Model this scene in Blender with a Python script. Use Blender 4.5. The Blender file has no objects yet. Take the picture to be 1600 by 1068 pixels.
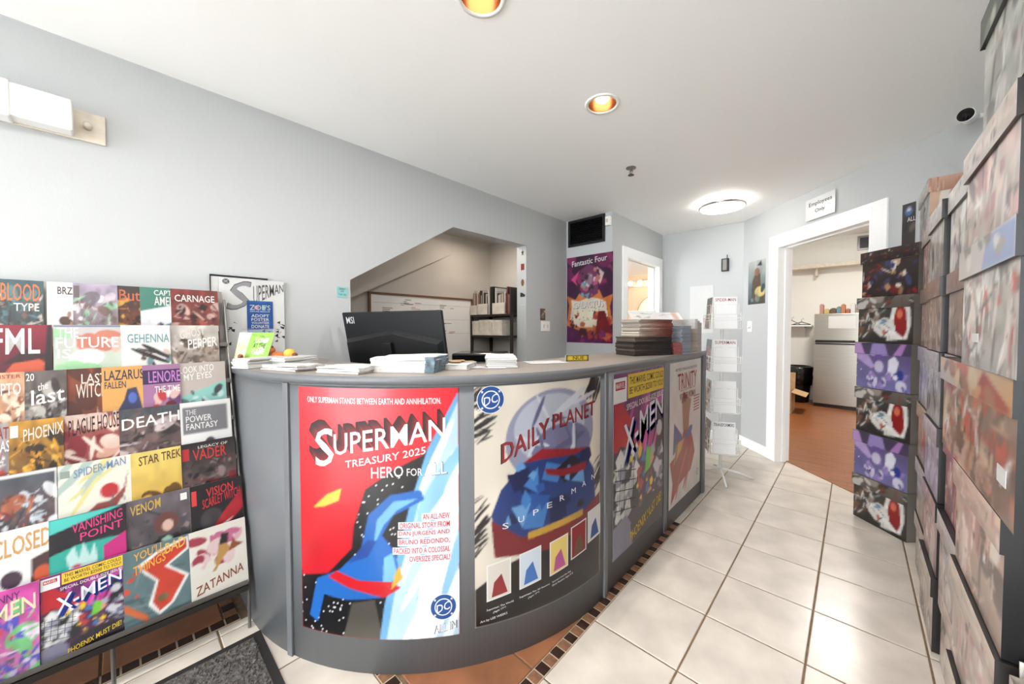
import bpy, bmesh, math, random
import numpy as np
from mathutils import Matrix, Vector
SC = bpy.context.scene
COL = SC.collection
PI = math.pi
# ------------------------------------------------------------------ camera
F, YAW, PITCH, ROLL = 570.958, -.7312, -.0276, -.0009
cam = bpy.data.cameras.new('camera'); camo = bpy.data.objects.new('camera', cam); COL.objects.link(camo)
fw = Vector((math.sin(YAW)*math.cos(PITCH), math.cos(YAW)*math.cos(PITCH), math.sin(PITCH)))
r0 = Vector((math.cos(YAW), -math.sin(YAW), 0)); u0 = r0.cross(fw)
r_ = r0*math.cos(ROLL)+u0*math.sin(ROLL); u_ = -r0*math.sin(ROLL)+u0*math.cos(ROLL)
M = Matrix((r_, u_, -fw)).transposed().to_4x4(); M.translation = Vector((.8165, -3.796, 1.2605))
camo.matrix_world = M
cam.sensor_width = 36; cam.sensor_fit = 'HORIZONTAL'; cam.lens = F*36/1600
cam.shift_x = -(823.63-800)/1600; cam.shift_y = (528.74-534)/1600
cam.clip_start = .02
SC.camera = camo
# ------------------------------------------------------------------ world and exposure
w = bpy.data.worlds.new('World'); SC.world = w; w.use_nodes = True
w.node_tree.nodes['Background'].inputs[0].default_value = (.90, .955, 1, 1)
w.node_tree.nodes['Background'].inputs[1].default_value = 5.3
SC.view_settings.view_transform = 'Standard'; SC.view_settings.look = 'None'
SC.view_settings.gamma = 1; SC.view_settings.use_curve_mapping = False
SC.view_settings.exposure = 1.6
CEIL = 2.406
LAMP_DOWN, LAMP_LED = 3.4, 1.3
# ------------------------------------------------------------------ colours, materials
def lin(c):
    c = np.asarray(c, float)/255.
    return np.where(c <= .04045, c/12.92, ((c+.055)/1.055)**2.4)
def L4(c): return tuple(lin(c))+(1,)
MATS = {}
def mat(name, rgb, rough=.5, metal=0, noise=0, scale=8, bump=0, bscale=60, spec=.5, coat=0, alpha=1, trans=0, emit=0, stretch=None):
    m = bpy.data.materials.new(name); m.use_nodes = True; nt = m.node_tree
    b = nt.nodes['Principled BSDF']
    b.inputs['Base Color'].default_value = L4(rgb); b.inputs['Roughness'].default_value = rough
    b.inputs['Metallic'].default_value = metal; b.inputs['Specular IOR Level'].default_value = spec
    b.inputs['Coat Weight'].default_value = coat; b.inputs['Alpha'].default_value = alpha
    b.inputs['Transmission Weight'].default_value = trans
    if emit:
        b.inputs['Emission Color'].default_value = L4(rgb); b.inputs['Emission Strength'].default_value = emit
    tc = nt.nodes.new('ShaderNodeTexCoord'); vec = tc.outputs['Object']
    if stretch:
        mp = nt.nodes.new('ShaderNodeMapping'); mp.inputs['Scale'].default_value = stretch
        nt.links.new(vec, mp.inputs[0]); vec = mp.outputs[0]
    if noise:
        n = nt.nodes.new('ShaderNodeTexNoise'); n.inputs['Scale'].default_value = scale; n.inputs['Detail'].default_value = 5
        nt.links.new(vec, n.inputs['Vector'])
        r = nt.nodes.new('ShaderNodeValToRGB'); r.color_ramp.elements[0].position = .3; r.color_ramp.elements[1].position = .7
        c = np.array(rgb, float)
        r.color_ramp.elements[0].color = L4(np.clip(c*(1-noise), 0, 255)); r.color_ramp.elements[1].color = L4(np.clip(c*(1+noise), 0, 255))
        nt.links.new(n.outputs[0], r.inputs[0]); nt.links.new(r.outputs[0], b.inputs['Base Color'])
    if bump:
        n = nt.nodes.new('ShaderNodeTexNoise'); n.inputs['Scale'].default_value = bscale; n.inputs['Detail'].default_value = 4
        nt.links.new(vec, n.inputs['Vector'])
        bp = nt.nodes.new('ShaderNodeBump'); bp.inputs['Strength'].default_value = bump; bp.inputs['Distance'].default_value = .01
        nt.links.new(n.outputs[0], bp.inputs['Height']); nt.links.new(bp.outputs[0], b.inputs['Normal'])
    MATS[name] = m; return m
def mat_print(name, rough, coat):
    m = mat(name, (255, 255, 255), rough, coat=coat); nt = m.node_tree
    a = nt.nodes.new('ShaderNodeAttribute'); a.attribute_name = 'Col'
    nt.links.new(a.outputs['Color'], nt.nodes['Principled BSDF'].inputs['Base Color'])
mat_print('print_gloss', .32, .15); mat_print('print_matt', .6, 0)
mat('wall_paint', (184, 186, 186), .55, bump=.05, bscale=180)
mat('ceiling_paint', (251, 251, 249), .7, bump=.04, bscale=150)
mat('trim_white', (244, 244, 243), .35)
mat('grout', (122, 100, 76), .9, noise=.12, scale=30)
mat('tile_beige', (205, 195, 183), .28, noise=.075, scale=5, bump=.03, bscale=20)
mat('tile_brown', (140, 92, 64), .4, noise=.14, scale=6)
mat('mosaic_dark', (52, 34, 27), .35, noise=.2, scale=40)
mat('mosaic_tan', (128, 92, 68), .4, noise=.15, scale=40)
mat('mosaic_grout', (196, 178, 154), .9)
mat('wood_floor', (142, 86, 50), .28, noise=.16, scale=3, stretch=(1, 9, 1))
mat('counter_grey', (97, 99, 102), .42, bump=.02, bscale=90)
mat('counter_top', (140, 130, 121), .4, noise=.05, scale=60)
mat('metal_dark', (62, 58, 55), .4, metal=.6)
mat('metal_grey', (128, 124, 120), .35, metal=.7)
mat('wire_white', (238, 238, 236), .35)
mat('black_plastic', (18, 19, 21), .35)
mat('black_satin', (24, 26, 29), .45, spec=.3)
mat('black_gloss', (8, 8, 9), .15)
mat('white_plastic', (240, 240, 236), .35)
mat('paper', (196, 195, 192), .7)
mat('paper_pages', (212, 209, 204), .8, noise=.1, scale=300, stretch=(.02, .02, 1))
mat('newsprint', (188, 185, 183), .85, noise=.06, scale=90)
mat('cardboard', (182, 148, 108), .8, noise=.05, scale=20)
mat('cream_card', (216, 206, 190), .7, noise=.05, scale=20)
mat('steel', (176, 172, 164), .3, metal=.85, noise=.04, scale=3, stretch=(1, 1, 60))
mat('copper', (170, 118, 78), .25, metal=.85)
mat('chrome', (215, 210, 205), .12, metal=1)
mat('bulb', (255, 236, 208), .3, emit=2.2)
mat('vanity_bulb', (255, 226, 186), .3, emit=.45)
mat('halo', (255, 252, 246), .4, emit=18)
mat('led', (255, 252, 246), .4, emit=2.2)
mat('bath_paint', (226, 200, 170), .6)
mat('employee_paint', (240, 238, 230), .6)
mat('mirror', (128, 108, 66), .08, metal=1)
mat('mat_black', (92, 88, 85), .85, bump=1, bscale=70)
mat('mat_rubber', (40, 38, 37), .6)
mat('bag_black', (14, 14, 15), .22, bump=.8, bscale=14)
mat('alcove_paint', (196, 190, 182), .6)
mat('sticky', (160, 226, 226), .7)
mat('wood_frame', (112, 78, 48), .5)
mat('whiteboard', (240, 238, 234), .25)
mat('vent_black', (26, 26, 27), .4)
mat('clear', (250, 252, 252), .05, trans=1, spec=.4, alpha=.35)
mat('plaid', (92, 108, 116), .8, noise=.35, scale=30)
mat('orange_plush', (214, 120, 60), .6, noise=.1, scale=30)
mat('yellow_plush', (232, 178, 70), .6)
mat('brown_leather', (116, 62, 44), .6)
mat('dark_wood', (58, 44, 36), .5, noise=.1, scale=12)
# ------------------------------------------------------------------ object helpers
FR = {}
def link(o, parent, frame=None):
    COL.objects.link(o)
    if parent is not None:
        o.parent = parent; FR[o.name] = FR[parent.name]
    else:
        FR[o.name] = frame if frame is not None else Matrix()
    return o
def tag(o, label=None, cat=None, group=None, kind=None):
    if label: o['label'] = label
    if cat: o['category'] = cat
    if group: o['group'] = group
    if kind: o['kind'] = kind
    return o
def thing(name, label, cat, loc=(0, 0, 0), rz=0, group=None):
    o = bpy.data.objects.new(name, None); o.empty_display_size = .05
    m = Matrix.Translation(Vector(loc)) @ Matrix.Rotation(rz, 4, 'Z')
    o.location = loc; o.rotation_euler = (0, 0, rz)
    link(o, None, m); return tag(o, label, cat, group)
def mesh_obj(name, V, Fc, material, parent=None, colors=None, smooth=False, mats=None, fmat=None):
    """V in world coordinates; a top-level mesh gets its origin at its base centre"""
    V = np.asarray(V, float)
    if parent is None:
        lo, hi = V.min(0), V.max(0); fr = Matrix.Translation(Vector(((lo[0]+hi[0])/2, (lo[1]+hi[1])/2, lo[2])))
    else: fr = FR[parent.name]
    inv = np.array(fr.inverted()); Vl = V@inv[:3, :3].T+inv[:3, 3]
    me = bpy.data.meshes.new(name); me.from_pydata(Vl.tolist(), [], [list(map(int, f)) for f in Fc])
    if colors is not None:
        at = me.color_attributes.new('Col', 'FLOAT_COLOR', 'POINT')
        a = np.ones((len(V), 4)); a[:, :3] = np.asarray(colors)*.66; at.data.foreach_set('color', a.ravel())
    for mm in ([material] if mats is None else mats): me.materials.append(MATS[mm])
    if fmat is not None: me.polygons.foreach_set('material_index', np.asarray(fmat, dtype=np.int32))
    if smooth: me.polygons.foreach_set('use_smooth', [True]*len(me.polygons))
    me.update()
    o = bpy.data.objects.new(name, me)
    if parent is None: o.matrix_world = fr
    return link(o, parent, fr)
class MB:
    def __init__(s, tf=None): s.V = []; s.F = []; s.tf = tf if tf is not None else Matrix()
    def add(s, vs, fs):
        n = len(s.V); s.V += [tuple(s.tf@Vector(v)) for v in vs]; s.F += [[i+n for i in f] for f in fs]; return s
    def box(s, a, b, bev=0):
        a, b = [min(p, q) for p, q in zip(a, b)], [max(p, q) for p, q in zip(a, b)]
        if bev:
            bm = bmesh.new(); bmesh.ops.create_cube(bm, size=1)
            for v in bm.verts: v.co = Vector([(a[i]+b[i])/2+v.co[i]*(b[i]-a[i]) for i in range(3)])
            bmesh.ops.bevel(bm, geom=bm.edges[:], offset=min(bev, .45*min(b[i]-a[i] for i in range(3))), segments=2, profile=.5, affect='EDGES')
            return s.bm(bm)
        return s.add([(a[0], a[1], a[2]), (b[0], a[1], a[2]), (b[0], b[1], a[2]), (a[0], b[1], a[2]), (a[0], a[1], b[2]), (b[0], a[1], b[2]), (b[0], b[1], b[2]), (a[0], b[1], b[2])],
                     [(0, 3, 2, 1), (4, 5, 6, 7), (0, 1, 5, 4), (1, 2, 6, 5), (2, 3, 7, 6), (3, 0, 4, 7)])
    def bm(s, bm):
        bm.verts.ensure_lookup_table(); bm.verts.index_update()
        s.add([v.co[:] for v in bm.verts], [[v.index for v in f.verts] for f in bm.faces]); bm.free(); return s
    def prism(s, poly, z0, z1):
        n = len(poly); area = sum(poly[i][0]*poly[(i+1) % n][1]-poly[(i+1) % n][0]*poly[i][1] for i in range(n))
        if area < 0: poly = poly[::-1]
        return s.add([(p[0], p[1], z0) for p in poly]+[(p[0], p[1], z1) for p in poly],
                     [list(range(n))[::-1], list(range(n, 2*n))]+[(i, (i+1) % n, n+(i+1) % n, n+i) for i in range(n)])
    def tube(s, pts, r, n=8, closed=False):
        pts = [Vector(p) for p in pts]; rings = []; k = len(pts)
        rs = r if isinstance(r, (list, tuple)) else [r]*k
        V = []; Fq = []
        for i, p in enumerate(pts):
            if closed: t = (pts[(i+1) % k]-pts[i-1])
            else: t = pts[min(i+1, k-1)]-pts[max(i-1, 0)]
            t.normalize(); a = Vector((0, 0, 1)) if abs(t.z) < .9 else Vector((1, 0, 0))
            x = t.cross(a).normalized(); y = t.cross(x)
            V += [tuple(p+(x*math.cos(2*PI*j/n)+y*math.sin(2*PI*j/n))*rs[i]) for j in range(n)]
        for i in range(k if closed else k-1):
            for j in range(n):
                a, b = i*n, ((i+1) % k)*n
                Fq.append((a+j, a+(j+1) % n, b+(j+1) % n, b+j))
        if not closed: Fq += [list(range(n))[::-1], list(range((k-1)*n, k*n))]
        return s.add(V, Fq)
    def lathe(s, c, prof, n=24, axis=None, caps=True):
        """prof: (radius, height) pairs about +Z at c (or about axis)"""
        R = Vector((0, 0, 1)).rotation_difference(Vector(axis)).to_matrix() if axis else Matrix.Identity(3)
        V = []; k = len(prof)
        for r, h in prof:
            V += [tuple(Vector(c)+R@Vector((r*math.cos(2*PI*j/n), r*math.sin(2*PI*j/n), h))) for j in range(n)]
        Fq = [(i*n+j, i*n+(j+1) % n, (i+1)*n+(j+1) % n, (i+1)*n+j) for i in range(k-1) for j in range(n)]
        if caps and prof[0][0] > 1e-6: Fq.append(list(range(n))[::-1])
        if caps and prof[-1][0] > 1e-6: Fq.append(list(range((k-1)*n, k*n)))
        return s.add(V, Fq)
    def ball(s, c, rx, ry=None, rz=None, n=16):
        ry = ry or rx; rz = rz or rx
        V = [(c[0], c[1], c[2]-rz)]; m = n//2
        for i in range(1, m):
            th = PI*i/m
            V += [(c[0]+rx*math.sin(th)*math.cos(2*PI*j/n), c[1]+ry*math.sin(th)*math.sin(2*PI*j/n), c[2]-rz*math.cos(th)) for j in range(n)]
        V.append((c[0], c[1], c[2]+rz)); e = len(V)-1
        Fq = [(0, 1+(j+1) % n, 1+j) for j in range(n)]+[(1+(i-1)*n+j, 1+(i-1)*n+(j+1) % n, 1+i*n+(j+1) % n, 1+i*n+j) for i in range(1, m-1) for j in range(n)]
        Fq += [(1+(m-2)*n+j, 1+(m-2)*n+(j+1) % n, e) for j in range(n)]
        return s.add(V, Fq)
    def build(s, name, material, parent=None, smooth=False): return mesh_obj(name, s.V, s.F, material, parent, smooth=smooth)
def struct(mb, name, material, parent=None):
    o = mb.build(name, material, parent)
    if parent is None: o['kind'] = 'structure'
    return o
# ------------------------------------------------------------------ printed surfaces
def plane_surf(p0, U, V):
    p0, U, V = Vector(p0), Vector(U), Vector(V); N = U.cross(V).normalized()
    return lambda u, v, d=0: p0+U*u+V*v+N*d
def quad_surf(bl, br, tl):
    return plane_surf(bl, Vector(br)-Vector(bl), Vector(tl)-Vector(bl))
CC, RR = (-1.16, -2.32), 1.12
def cyl_surf(a0, a1, z0, z1, R):
    def f(u, v, d=0):
        a = math.radians(a0+(a1-a0)*u); return Vector((CC[0]+(R+d)*math.cos(a), CC[1]+(R+d)*math.sin(a), z0+(z1-z0)*v))
    return f
def inpoly(X, Y, poly):
    ins = np.zeros(X.shape, bool); n = len(poly); j = n-1
    for i in range(n):
        xi, yi = poly[i]; xj, yj = poly[j]
        if yi != yj: ins ^= ((yi > Y) != (yj > Y)) & (X < (xj-xi)*(Y-yi)/(yj-yi)+xi)
        j = i
    return ins
def vnoise(X, Y, s, seed):
    g = np.random.RandomState(seed).rand(64, 64); x, y = X*s, Y*s
    i, j = np.floor(x).astype(int), np.floor(y).astype(int); a, b = x-i, y-j; a = a*a*(3-2*a); b = b*b*(3-2*b)
    q = lambda k, l: g[k % 64, l % 64]
    return q(i, j)*(1-a)*(1-b)+q(i+1, j)*a*(1-b)+q(i, j+1)*(1-a)*b+q(i+1, j+1)*a*b
def paint(nx, ny, ops, asp=.66):
    o3 = (np.arange(3)-1)/3.
    X, Y = np.meshgrid(((np.arange(nx+1)[:, None]+o3)/nx).ravel(), ((np.arange(ny+1)[:, None]+o3)/ny).ravel(), indexing='ij')
    C = np.zeros(X.shape+(3,)); C[:] = 255
    for op in ops:
        k = op[0]
        if k == 'bg': C[:] = op[1]
        elif k == 'grad':   # c0 at bottom to c1 at top, angle in degrees
            a = math.radians(op[3]) if len(op) > 3 else PI/2
            t = (X-.5)*math.cos(a)+(Y-.5)*math.sin(a)+.5; t = np.clip(t, 0, 1)[..., None]
            C[:] = np.array(op[1])*(1-t)+np.array(op[2])*t
        elif k == 'poly': C[inpoly(X, Y, op[1])] = op[2]
        elif k == 'ell':
            _, cu, cv, ru, rv, c = op[:6]; a = math.radians(op[6]) if len(op) > 6 else 0
            dx, dy = (X-cu)*asp, Y-cv; x2, y2 = dx*math.cos(a)+dy*math.sin(a), -dx*math.sin(a)+dy*math.cos(a)
            C[(x2/ru)**2+(y2/rv)**2 < 1] = c
        elif k in ('blobs', 'streak', 'shards'):
            _, seed, n, pal, smin, smax = op[:6]; bx = op[6] if len(op) > 6 else (0, 0, 1, 1); ang = op[7] if len(op) > 7 else None
            R = random.Random(seed)
            for _ in range(n):
                cu, cv = R.uniform(bx[0], bx[2]), R.uniform(bx[1], bx[3]); c = pal[R.randrange(len(pal))]; s = R.uniform(smin, smax)
                a = R.uniform(0, PI) if ang is None else math.radians(ang+R.uniform(-12, 12))
                if k == 'shards':
                    q = R.randint(3, 5); a0 = R.uniform(0, 6)
                    C[inpoly(X, Y, [(cu+s*R.uniform(.4, 1)*math.cos(a0+2*PI*i/q)/asp, cv+s*R.uniform(.4, 1)*math.sin(a0+2*PI*i/q)) for i in range(q)])] = c
                else:
                    e = R.uniform(.4, .9) if k == 'blobs' else R.uniform(.06, .16)
                    dx, dy = (X-cu)*asp, Y-cv; x2, y2 = dx*math.cos(a)+dy*math.sin(a), -dx*math.sin(a)+dy*math.cos(a)
                    msk = (x2/s)**2+(y2/(s*e))**2 < 1
                    C[msk] = c
        elif k == 'specks':
            R = np.random.RandomState(op[1]); m = np.repeat(np.repeat(R.rand(nx+1, ny+1) < op[2], 3, 0), 3, 1) & inpoly(X, Y, op[4]); C[m] = op[3]
        elif k == 'noise':
            C *= (1+op[1]*2*(vnoise(X, Y, op[2], op[3])-.5))[..., None]
        elif k == 'marble':
            t = vnoise(X+.3*vnoise(X, Y, op[1], op[4]+1), Y, op[1], op[4])[..., None]; C[:] = C*(1-t*op[3])+np.array(op[2])*t*op[3]
    C = lin(np.clip(C, 0, 255)).reshape(nx+1, 3, ny+1, 3, 3).mean((1, 3))
    return C.reshape(-1, 3)
def sheet(name, surf, nx, ny, ops, parent=None, thick=.0015, material='print_gloss', asp=.66, edge=(236, 232, 226), d=0):
    cols = paint(nx, ny, ops, asp)
    V = [surf(i/nx, j/ny, d+thick) for i in range(nx+1) for j in range(ny+1)]
    idx = lambda i, j: i*(ny+1)+j
    Fc = [(idx(i, j), idx(i+1, j), idx(i+1, j+1), idx(i, j+1)) for i in range(nx) for j in range(ny)]
    n0 = len(V); V2 = []; F2 = []
    for i in range(nx+1): V2 += [surf(i/nx, 0, d), surf(i/nx, 1, d), surf(i/nx, 0, d+thick), surf(i/nx, 1, d+thick)]
    for i in range(nx):
        a, b = n0+4*i, n0+4*i+4
        F2 += [(a, a+1, b+1, b), (a, b, b+2, a+2), (a+1, a+3, b+3, b+1)]
    e = n0+4*nx; F2 += [(n0, n0+2, n0+3, n0+1), (e, e+1, e+3, e+2)]
    cols = np.vstack([cols, np.tile(lin(edge), (len(V2), 1))])
    return mesh_obj(name, V+V2, Fc+F2, material, parent, cols)
TC = {}
def text_mesh(s, bold):
    k = (s, bold)
    if k not in TC:
        cu = bpy.data.curves.new('t', 'FONT'); cu.body = s; cu.resolution_u = 2; cu.offset = min(bold, .007)
        o = bpy.data.objects.new('t', cu); me = o.to_mesh()
        V = np.array([v.co[:2] for v in me.vertices]).reshape(-1, 2); Fc = [tuple(p.vertices) for p in me.polygons]
        o.to_mesh_clear(); bpy.data.objects.remove(o); bpy.data.curves.remove(cu)
        if len(V): lo, hi = V.min(0), V.max(0); V = (V-lo)/np.maximum(hi-lo, 1e-6)
        TC[k] = (V, Fc)
    return TC[k]
def lettering(name, surf, items, parent=None, d0=.0022, material='print_matt'):
    """items: (text, (u0, v0, u1, v1), colour, options); text=None with 'poly' draws a flat printed shape"""
    V = []; Fc = []; Cs = []
    for li, it in enumerate(items):
        s, rc, c = it[:3]; op = it[3] if len(it) > 3 else {}
        if s is None:
            UV = []; Fs = []; P = [tuple(p) for p in op['poly']]; ua, ub = min(p[0] for p in P), max(p[0] for p in P); ns = max(1, int((ub-ua)/.035))
            def cut(Q, x, sg):
                out = []
                for i in range(len(Q)):
                    a, b = Q[i-1], Q[i]; ia, ib = sg*(a[0]-x) >= 0, sg*(b[0]-x) >= 0
                    if ia != ib: f = (x-a[0])/(b[0]-a[0]); out.append((x, a[1]+f*(b[1]-a[1])))
                    if ib: out.append(b)
                return out
            for q in range(ns):
                Q = P if ns == 1 else cut(cut(P, ua+(ub-ua)*q/ns, 1), ua+(ub-ua)*(q+1)/ns, -1) if 0 < q < ns-1 else cut(P, ua+(ub-ua)*(q+1)/ns, -1) if q == 0 else cut(P, ua+(ub-ua)*q/ns, 1)
                if len(Q) > 2: Fs.append(tuple(range(len(UV), len(UV)+len(Q)))); UV += Q
            UV = np.array(UV, float)
        else:
            T, Fs = text_mesh(s, op.get('bold', .01))
            t = T.copy(); t[:, 0] += op.get('shear', 0)*(t[:, 1]-.5)*(rc[3]-rc[1])/(rc[2]-rc[0]+1e-9)
            UV = np.column_stack([rc[0]+(rc[2]-rc[0])*t[:, 0], rc[1]+(rc[3]-rc[1])*t[:, 1]])
            if 'slope' in op: UV[:, 1] += op['slope']*(t[:, 0]-.5)
            if 'arc' in op: UV[:, 1] += op['arc']*(1-(2*t[:, 0]-1)**2)
            if 'taper' in op: UV[:, 1] = rc[3]+(UV[:, 1]-rc[3])*(1-op['taper']*t[:, 0])
        n = len(V); d = d0+.00025*op.get('layer', 1)
        V += [surf(a, b, d) for a, b in UV]; Fc += [tuple(i+n for i in f) for f in Fs]; Cs += [lin(c)]*len(UV)
    return mesh_obj(name, V, Fc, material, parent, np.array(Cs)) if V else None
def circ(u, v, ru, rv, n=28, star=False):
    if star: return [(u+(ru if i % 2 == 0 else ru*.42)*math.sin(PI*i/5), v+(rv if i % 2 == 0 else rv*.42)*math.cos(PI*i/5)) for i in range(10)]
    return [(u+ru*math.cos(2*PI*i/n), v+rv*math.sin(2*PI*i/n)) for i in range(n)]
def rect(u0, v0, u1, v1): return [(u0, v0), (u1, v0), (u1, v1), (u0, v1)]
BLU, WHT, BLK, YEL, RED = (22, 78, 150), (245, 245, 245), (14, 14, 16), (246, 208, 60), (214, 30, 44)
def roundel(u, v, ru, rv, blue=BLU):
    it = [(None, None, WHT, dict(poly=circ(u, v, ru, rv), layer=1)), (None, None, blue, dict(poly=circ(u, v, ru*.95, rv*.95), layer=2)),
          (None, None, WHT, dict(poly=circ(u, v, ru*.66, rv*.66), layer=3)), (None, None, blue, dict(poly=circ(u, v, ru*.58, rv*.58), layer=4)),
          ('DC', (u-ru*.5, v-rv*.32, u+ru*.5, v+rv*.32), WHT, dict(bold=.04, layer=5, slope=rv*.3))]
    for a in (-.62, .62):
        for b in (-.5, .5): it.append((None, None, WHT, dict(poly=circ(u+ru*a, v+rv*b*1.15, ru*.12, rv*.12, star=True), layer=5)))
    return it
# ================================================================== ROOM SHELL
XL, XR, YF = -1.52, 1.32, -8.2
T = .35
# left wall with the stepped opening of the alcove
def yz_prism(mb, poly, x0, x1):
    n = len(poly); area = sum(poly[i][0]*poly[(i+1) % n][1]-poly[(i+1) % n][0]*poly[i][1] for i in range(n))
    if area < 0: poly = poly[::-1]
    return mb.add([(x0, p[0], p[1]) for p in poly]+[(x1, p[0], p[1]) for p in poly],
                  [list(range(n))[::-1], list(range(n, 2*n))]+[(i, (i+1) % n, n+(i+1) % n, n+i) for i in range(n)])
AY0, AY1, AY2, AZ0, AZ1 = -2.835, -2.05, -1.205, 1.563, 2.048
W = .12
m = MB(); H = CEIL+.05
yz_prism(m, [(YF, 0), (AY0, 0), (AY0, H), (YF, H)], XL-W, XL)
yz_prism(m, [(AY0, AZ0), (AY1, AZ1), (AY1, H), (AY0, H)], XL-W, XL)
yz_prism(m, [(AY1, AZ1), (AY2, AZ1), (AY2, H), (AY1, H)], XL-W, XL)
yz_prism(m, [(AY2, 0), (-.43, 0), (-.43, H), (AY2, H)], XL-W, XL)
struct(m, 'wall_left', 'wall_paint')
# alcove behind it
AX = -2.3
m = MB(); m.box((AX-.08, -3.0, 0), (AX, -.87, 2.5)); struct(m, 'wall_alcove_back', 'alcove_paint')
m = MB(); m.box((AX, -.95, 0), (XL-W, -.87, 2.5)); struct(m, 'wall_alcove_right', 'alcove_paint')
m = MB(); m.box((AX, -2.93, 0), (XL-W, -2.85, 2.5)); struct(m, 'wall_alcove_left', 'alcove_paint')
m = MB(); yz_prism(m, [(-2.85, AZ0-.01), (AY1, AZ1), (AY1, AZ1+.12), (-2.85, AZ0+.12)], AX, XL-W)
struct(m, 'ceiling_stair_soffit', 'alcove_paint')
m = MB(); m.box((AX, AY1-.1, 2.22), (XL-W, -.95, 2.3)); struct(m, 'ceiling_alcove', 'alcove_paint')
m = MB(); P = [(-2.85, 1.372, .2), (-1.5, 2.022, .004), (-1.5, 2.22, .004), (-2.1, 2.22, .09), (-2.85, 1.75, .2)]
m.add([(AX, a, b) for a, b, c in P]+[(AX+c, a, b) for a, b, c in P], [(0, 1, 2, 3, 4), (9, 8, 7, 6, 5)]+[(i, 5+i, 5+(i+1) % 5, (i+1) % 5) for i in range(5)])
struct(m, 'trim_stringer', 'alcove_paint')
# wall with the vent, bathroom wall, back wall
m = MB(); m.box((XL, -.55, 0), (-.97, -.43, H)); struct(m, 'wall_vent', 'wall_paint')
BD0, BD1, BDZ = -.27, .585, 2.02
m = MB(); m.box((-1.09, -.43, 0), (-.97, BD0, H)); m.box((-1.09, BD0, BDZ), (-.97, BD1, H)); m.box((-1.09, BD1, 0), (-.97, .82, H))
struct(m, 'wall_bathroom', 'wall_paint')
m = MB(); m.box((-.97, .70, 0), (-.07, .82, H)); struct(m, 'wall_back', 'wall_paint')
# diagonal wall with the employees' door
DG = Matrix.Translation((-.105, .715, 0)) @ Matrix.Rotation(-PI/4, 4, 'Z')     # local x along the wall, local y behind it
LD = 2.03; D0, D1, DZ = .53, 1.425, 2.03
m = MB(DG); m.box((-.03, 0, 0), (D0, .12, H)); m.box((D0, 0, DZ), (D1, .12, H)); m.box((D1, 0, 0), (LD, .12, H))
struct(m, 'wall_diagonal', 'wall_paint')
m = MB(); m.box((XR, YF, 0), (XR+.12, -.68, H)); struct(m, 'wall_right', 'wall_paint')
# ceiling with round holes cut for the recessed lamps (built from strips around square cut-outs)
DL = [(-.165, -2.125), (-.165, -2.94), (-.165, -3.9), (.75, -4.4), (-.165, -5.0), (.75, -5.4), (-.165, -6.2), (.75, -6.6)]
LR = .072
m = MB()
bm = bmesh.new()
def cell_ring(cx, cy, s, r, n=32):
    vo = []; vi = []
    for k in range(n):
        a = 2*PI*k/n; c_, s_ = math.cos(a), math.sin(a); q = s/max(abs(c_), abs(s_))
        vo.append((cx+q*c_, cy+q*s_, CEIL)); vi.append((cx+r*c_, cy+r*s_, CEIL))
    m.add(vo+vi, [(k, n+k, n+(k+1) % n, (k+1) % n) for k in range(n)])
SS = .12
xs = sorted({XL-W, XR+W}|{x-SS for x, _ in DL}|{x+SS for x, _ in DL}); ys = sorted({YF, .9}|{y-SS for _, y in DL}|{y+SS for _, y in DL})
for i in range(len(xs)-1):
    for j in range(len(ys)-1):
        cx, cy = (xs[i]+xs[i+1])/2, (ys[j]+ys[j+1])/2
        if any(abs(cx-a) < SS and abs(cy-b) < SS for a, b in DL): continue
        m.add([(xs[i], ys[j], CEIL), (xs[i], ys[j+1], CEIL), (xs[i+1], ys[j+1], CEIL), (xs[i+1], ys[j], CEIL)], [(0, 1, 2, 3)])
for a, b in DL: cell_ring(a, b, SS, LR)
m.box((XL-W, YF, CEIL+.16), (XR+W, .9, CEIL+.2))
struct(m, 'ceiling', 'ceiling_paint')
# unseen storefront added behind the photographer for even daylight: posts, header, sill, open panes
m = MB(); m.box((XL-W, YF-.1, 0), (XR+W, YF, .1)); m.box((XL-W, YF-.1, 2.36), (XR+W, YF, H))
for x in (XL-W, -.6, .4, XR): m.box((x, YF-.1, .1), (x+.06, YF, 2.36))
struct(m, 'window_unseen', 'trim_white')
# ------------------------------------------------------------------ floor: grout bed with single tiles
m = MB(); m.box((-3.2, YF, -.06), (2.4, 4.6, -.004)); fl = struct(m, 'floor', 'grout')
rt = random.Random(4); TM = {}
def tile(x0, x1, y0, y1, mt, name='floor_tile', g=.0035, b=.0025):
    k = (round(x1-x0, 3), round(y1-y0, 3), mt)
    if k not in TM:
        a, c = (x1-x0)/2-g, (y1-y0)/2-g
        me = bpy.data.meshes.new(name); q = [(-a, -c), (a, -c), (a, c), (-a, c)]; q2 = [(-a+b, -c+b), (a-b, -c+b), (a-b, c-b), (-a+b, c-b)]
        me.from_pydata([(x, y, -.006) for x, y in q]+[(x, y, -b*.6) for x, y in q]+[(x, y, 0) for x, y in q2], [],
                       [(0, 1, 5, 4), (1, 2, 6, 5), (2, 3, 7, 6), (3, 0, 4, 7), (4, 5, 9, 8), (5, 6, 10, 9), (6, 7, 11, 10), (7, 4, 8, 11), (8, 9, 10, 11)])
        me.materials.append(MATS[mt]); TM[k] = me
    o = bpy.data.objects.new(name, TM[k]); COL.objects.link(o); o.parent = fl
    base = FR[fl.name].inverted()@Vector(((x0+x1)/2, (y0+y1)/2, 0)); o.location = base
    if abs((x1-x0)-(y1-y0)) < 1e-4: o.rotation_euler = (0, 0, PI/2*rt.randrange(4))
    return o
MW = .05
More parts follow.
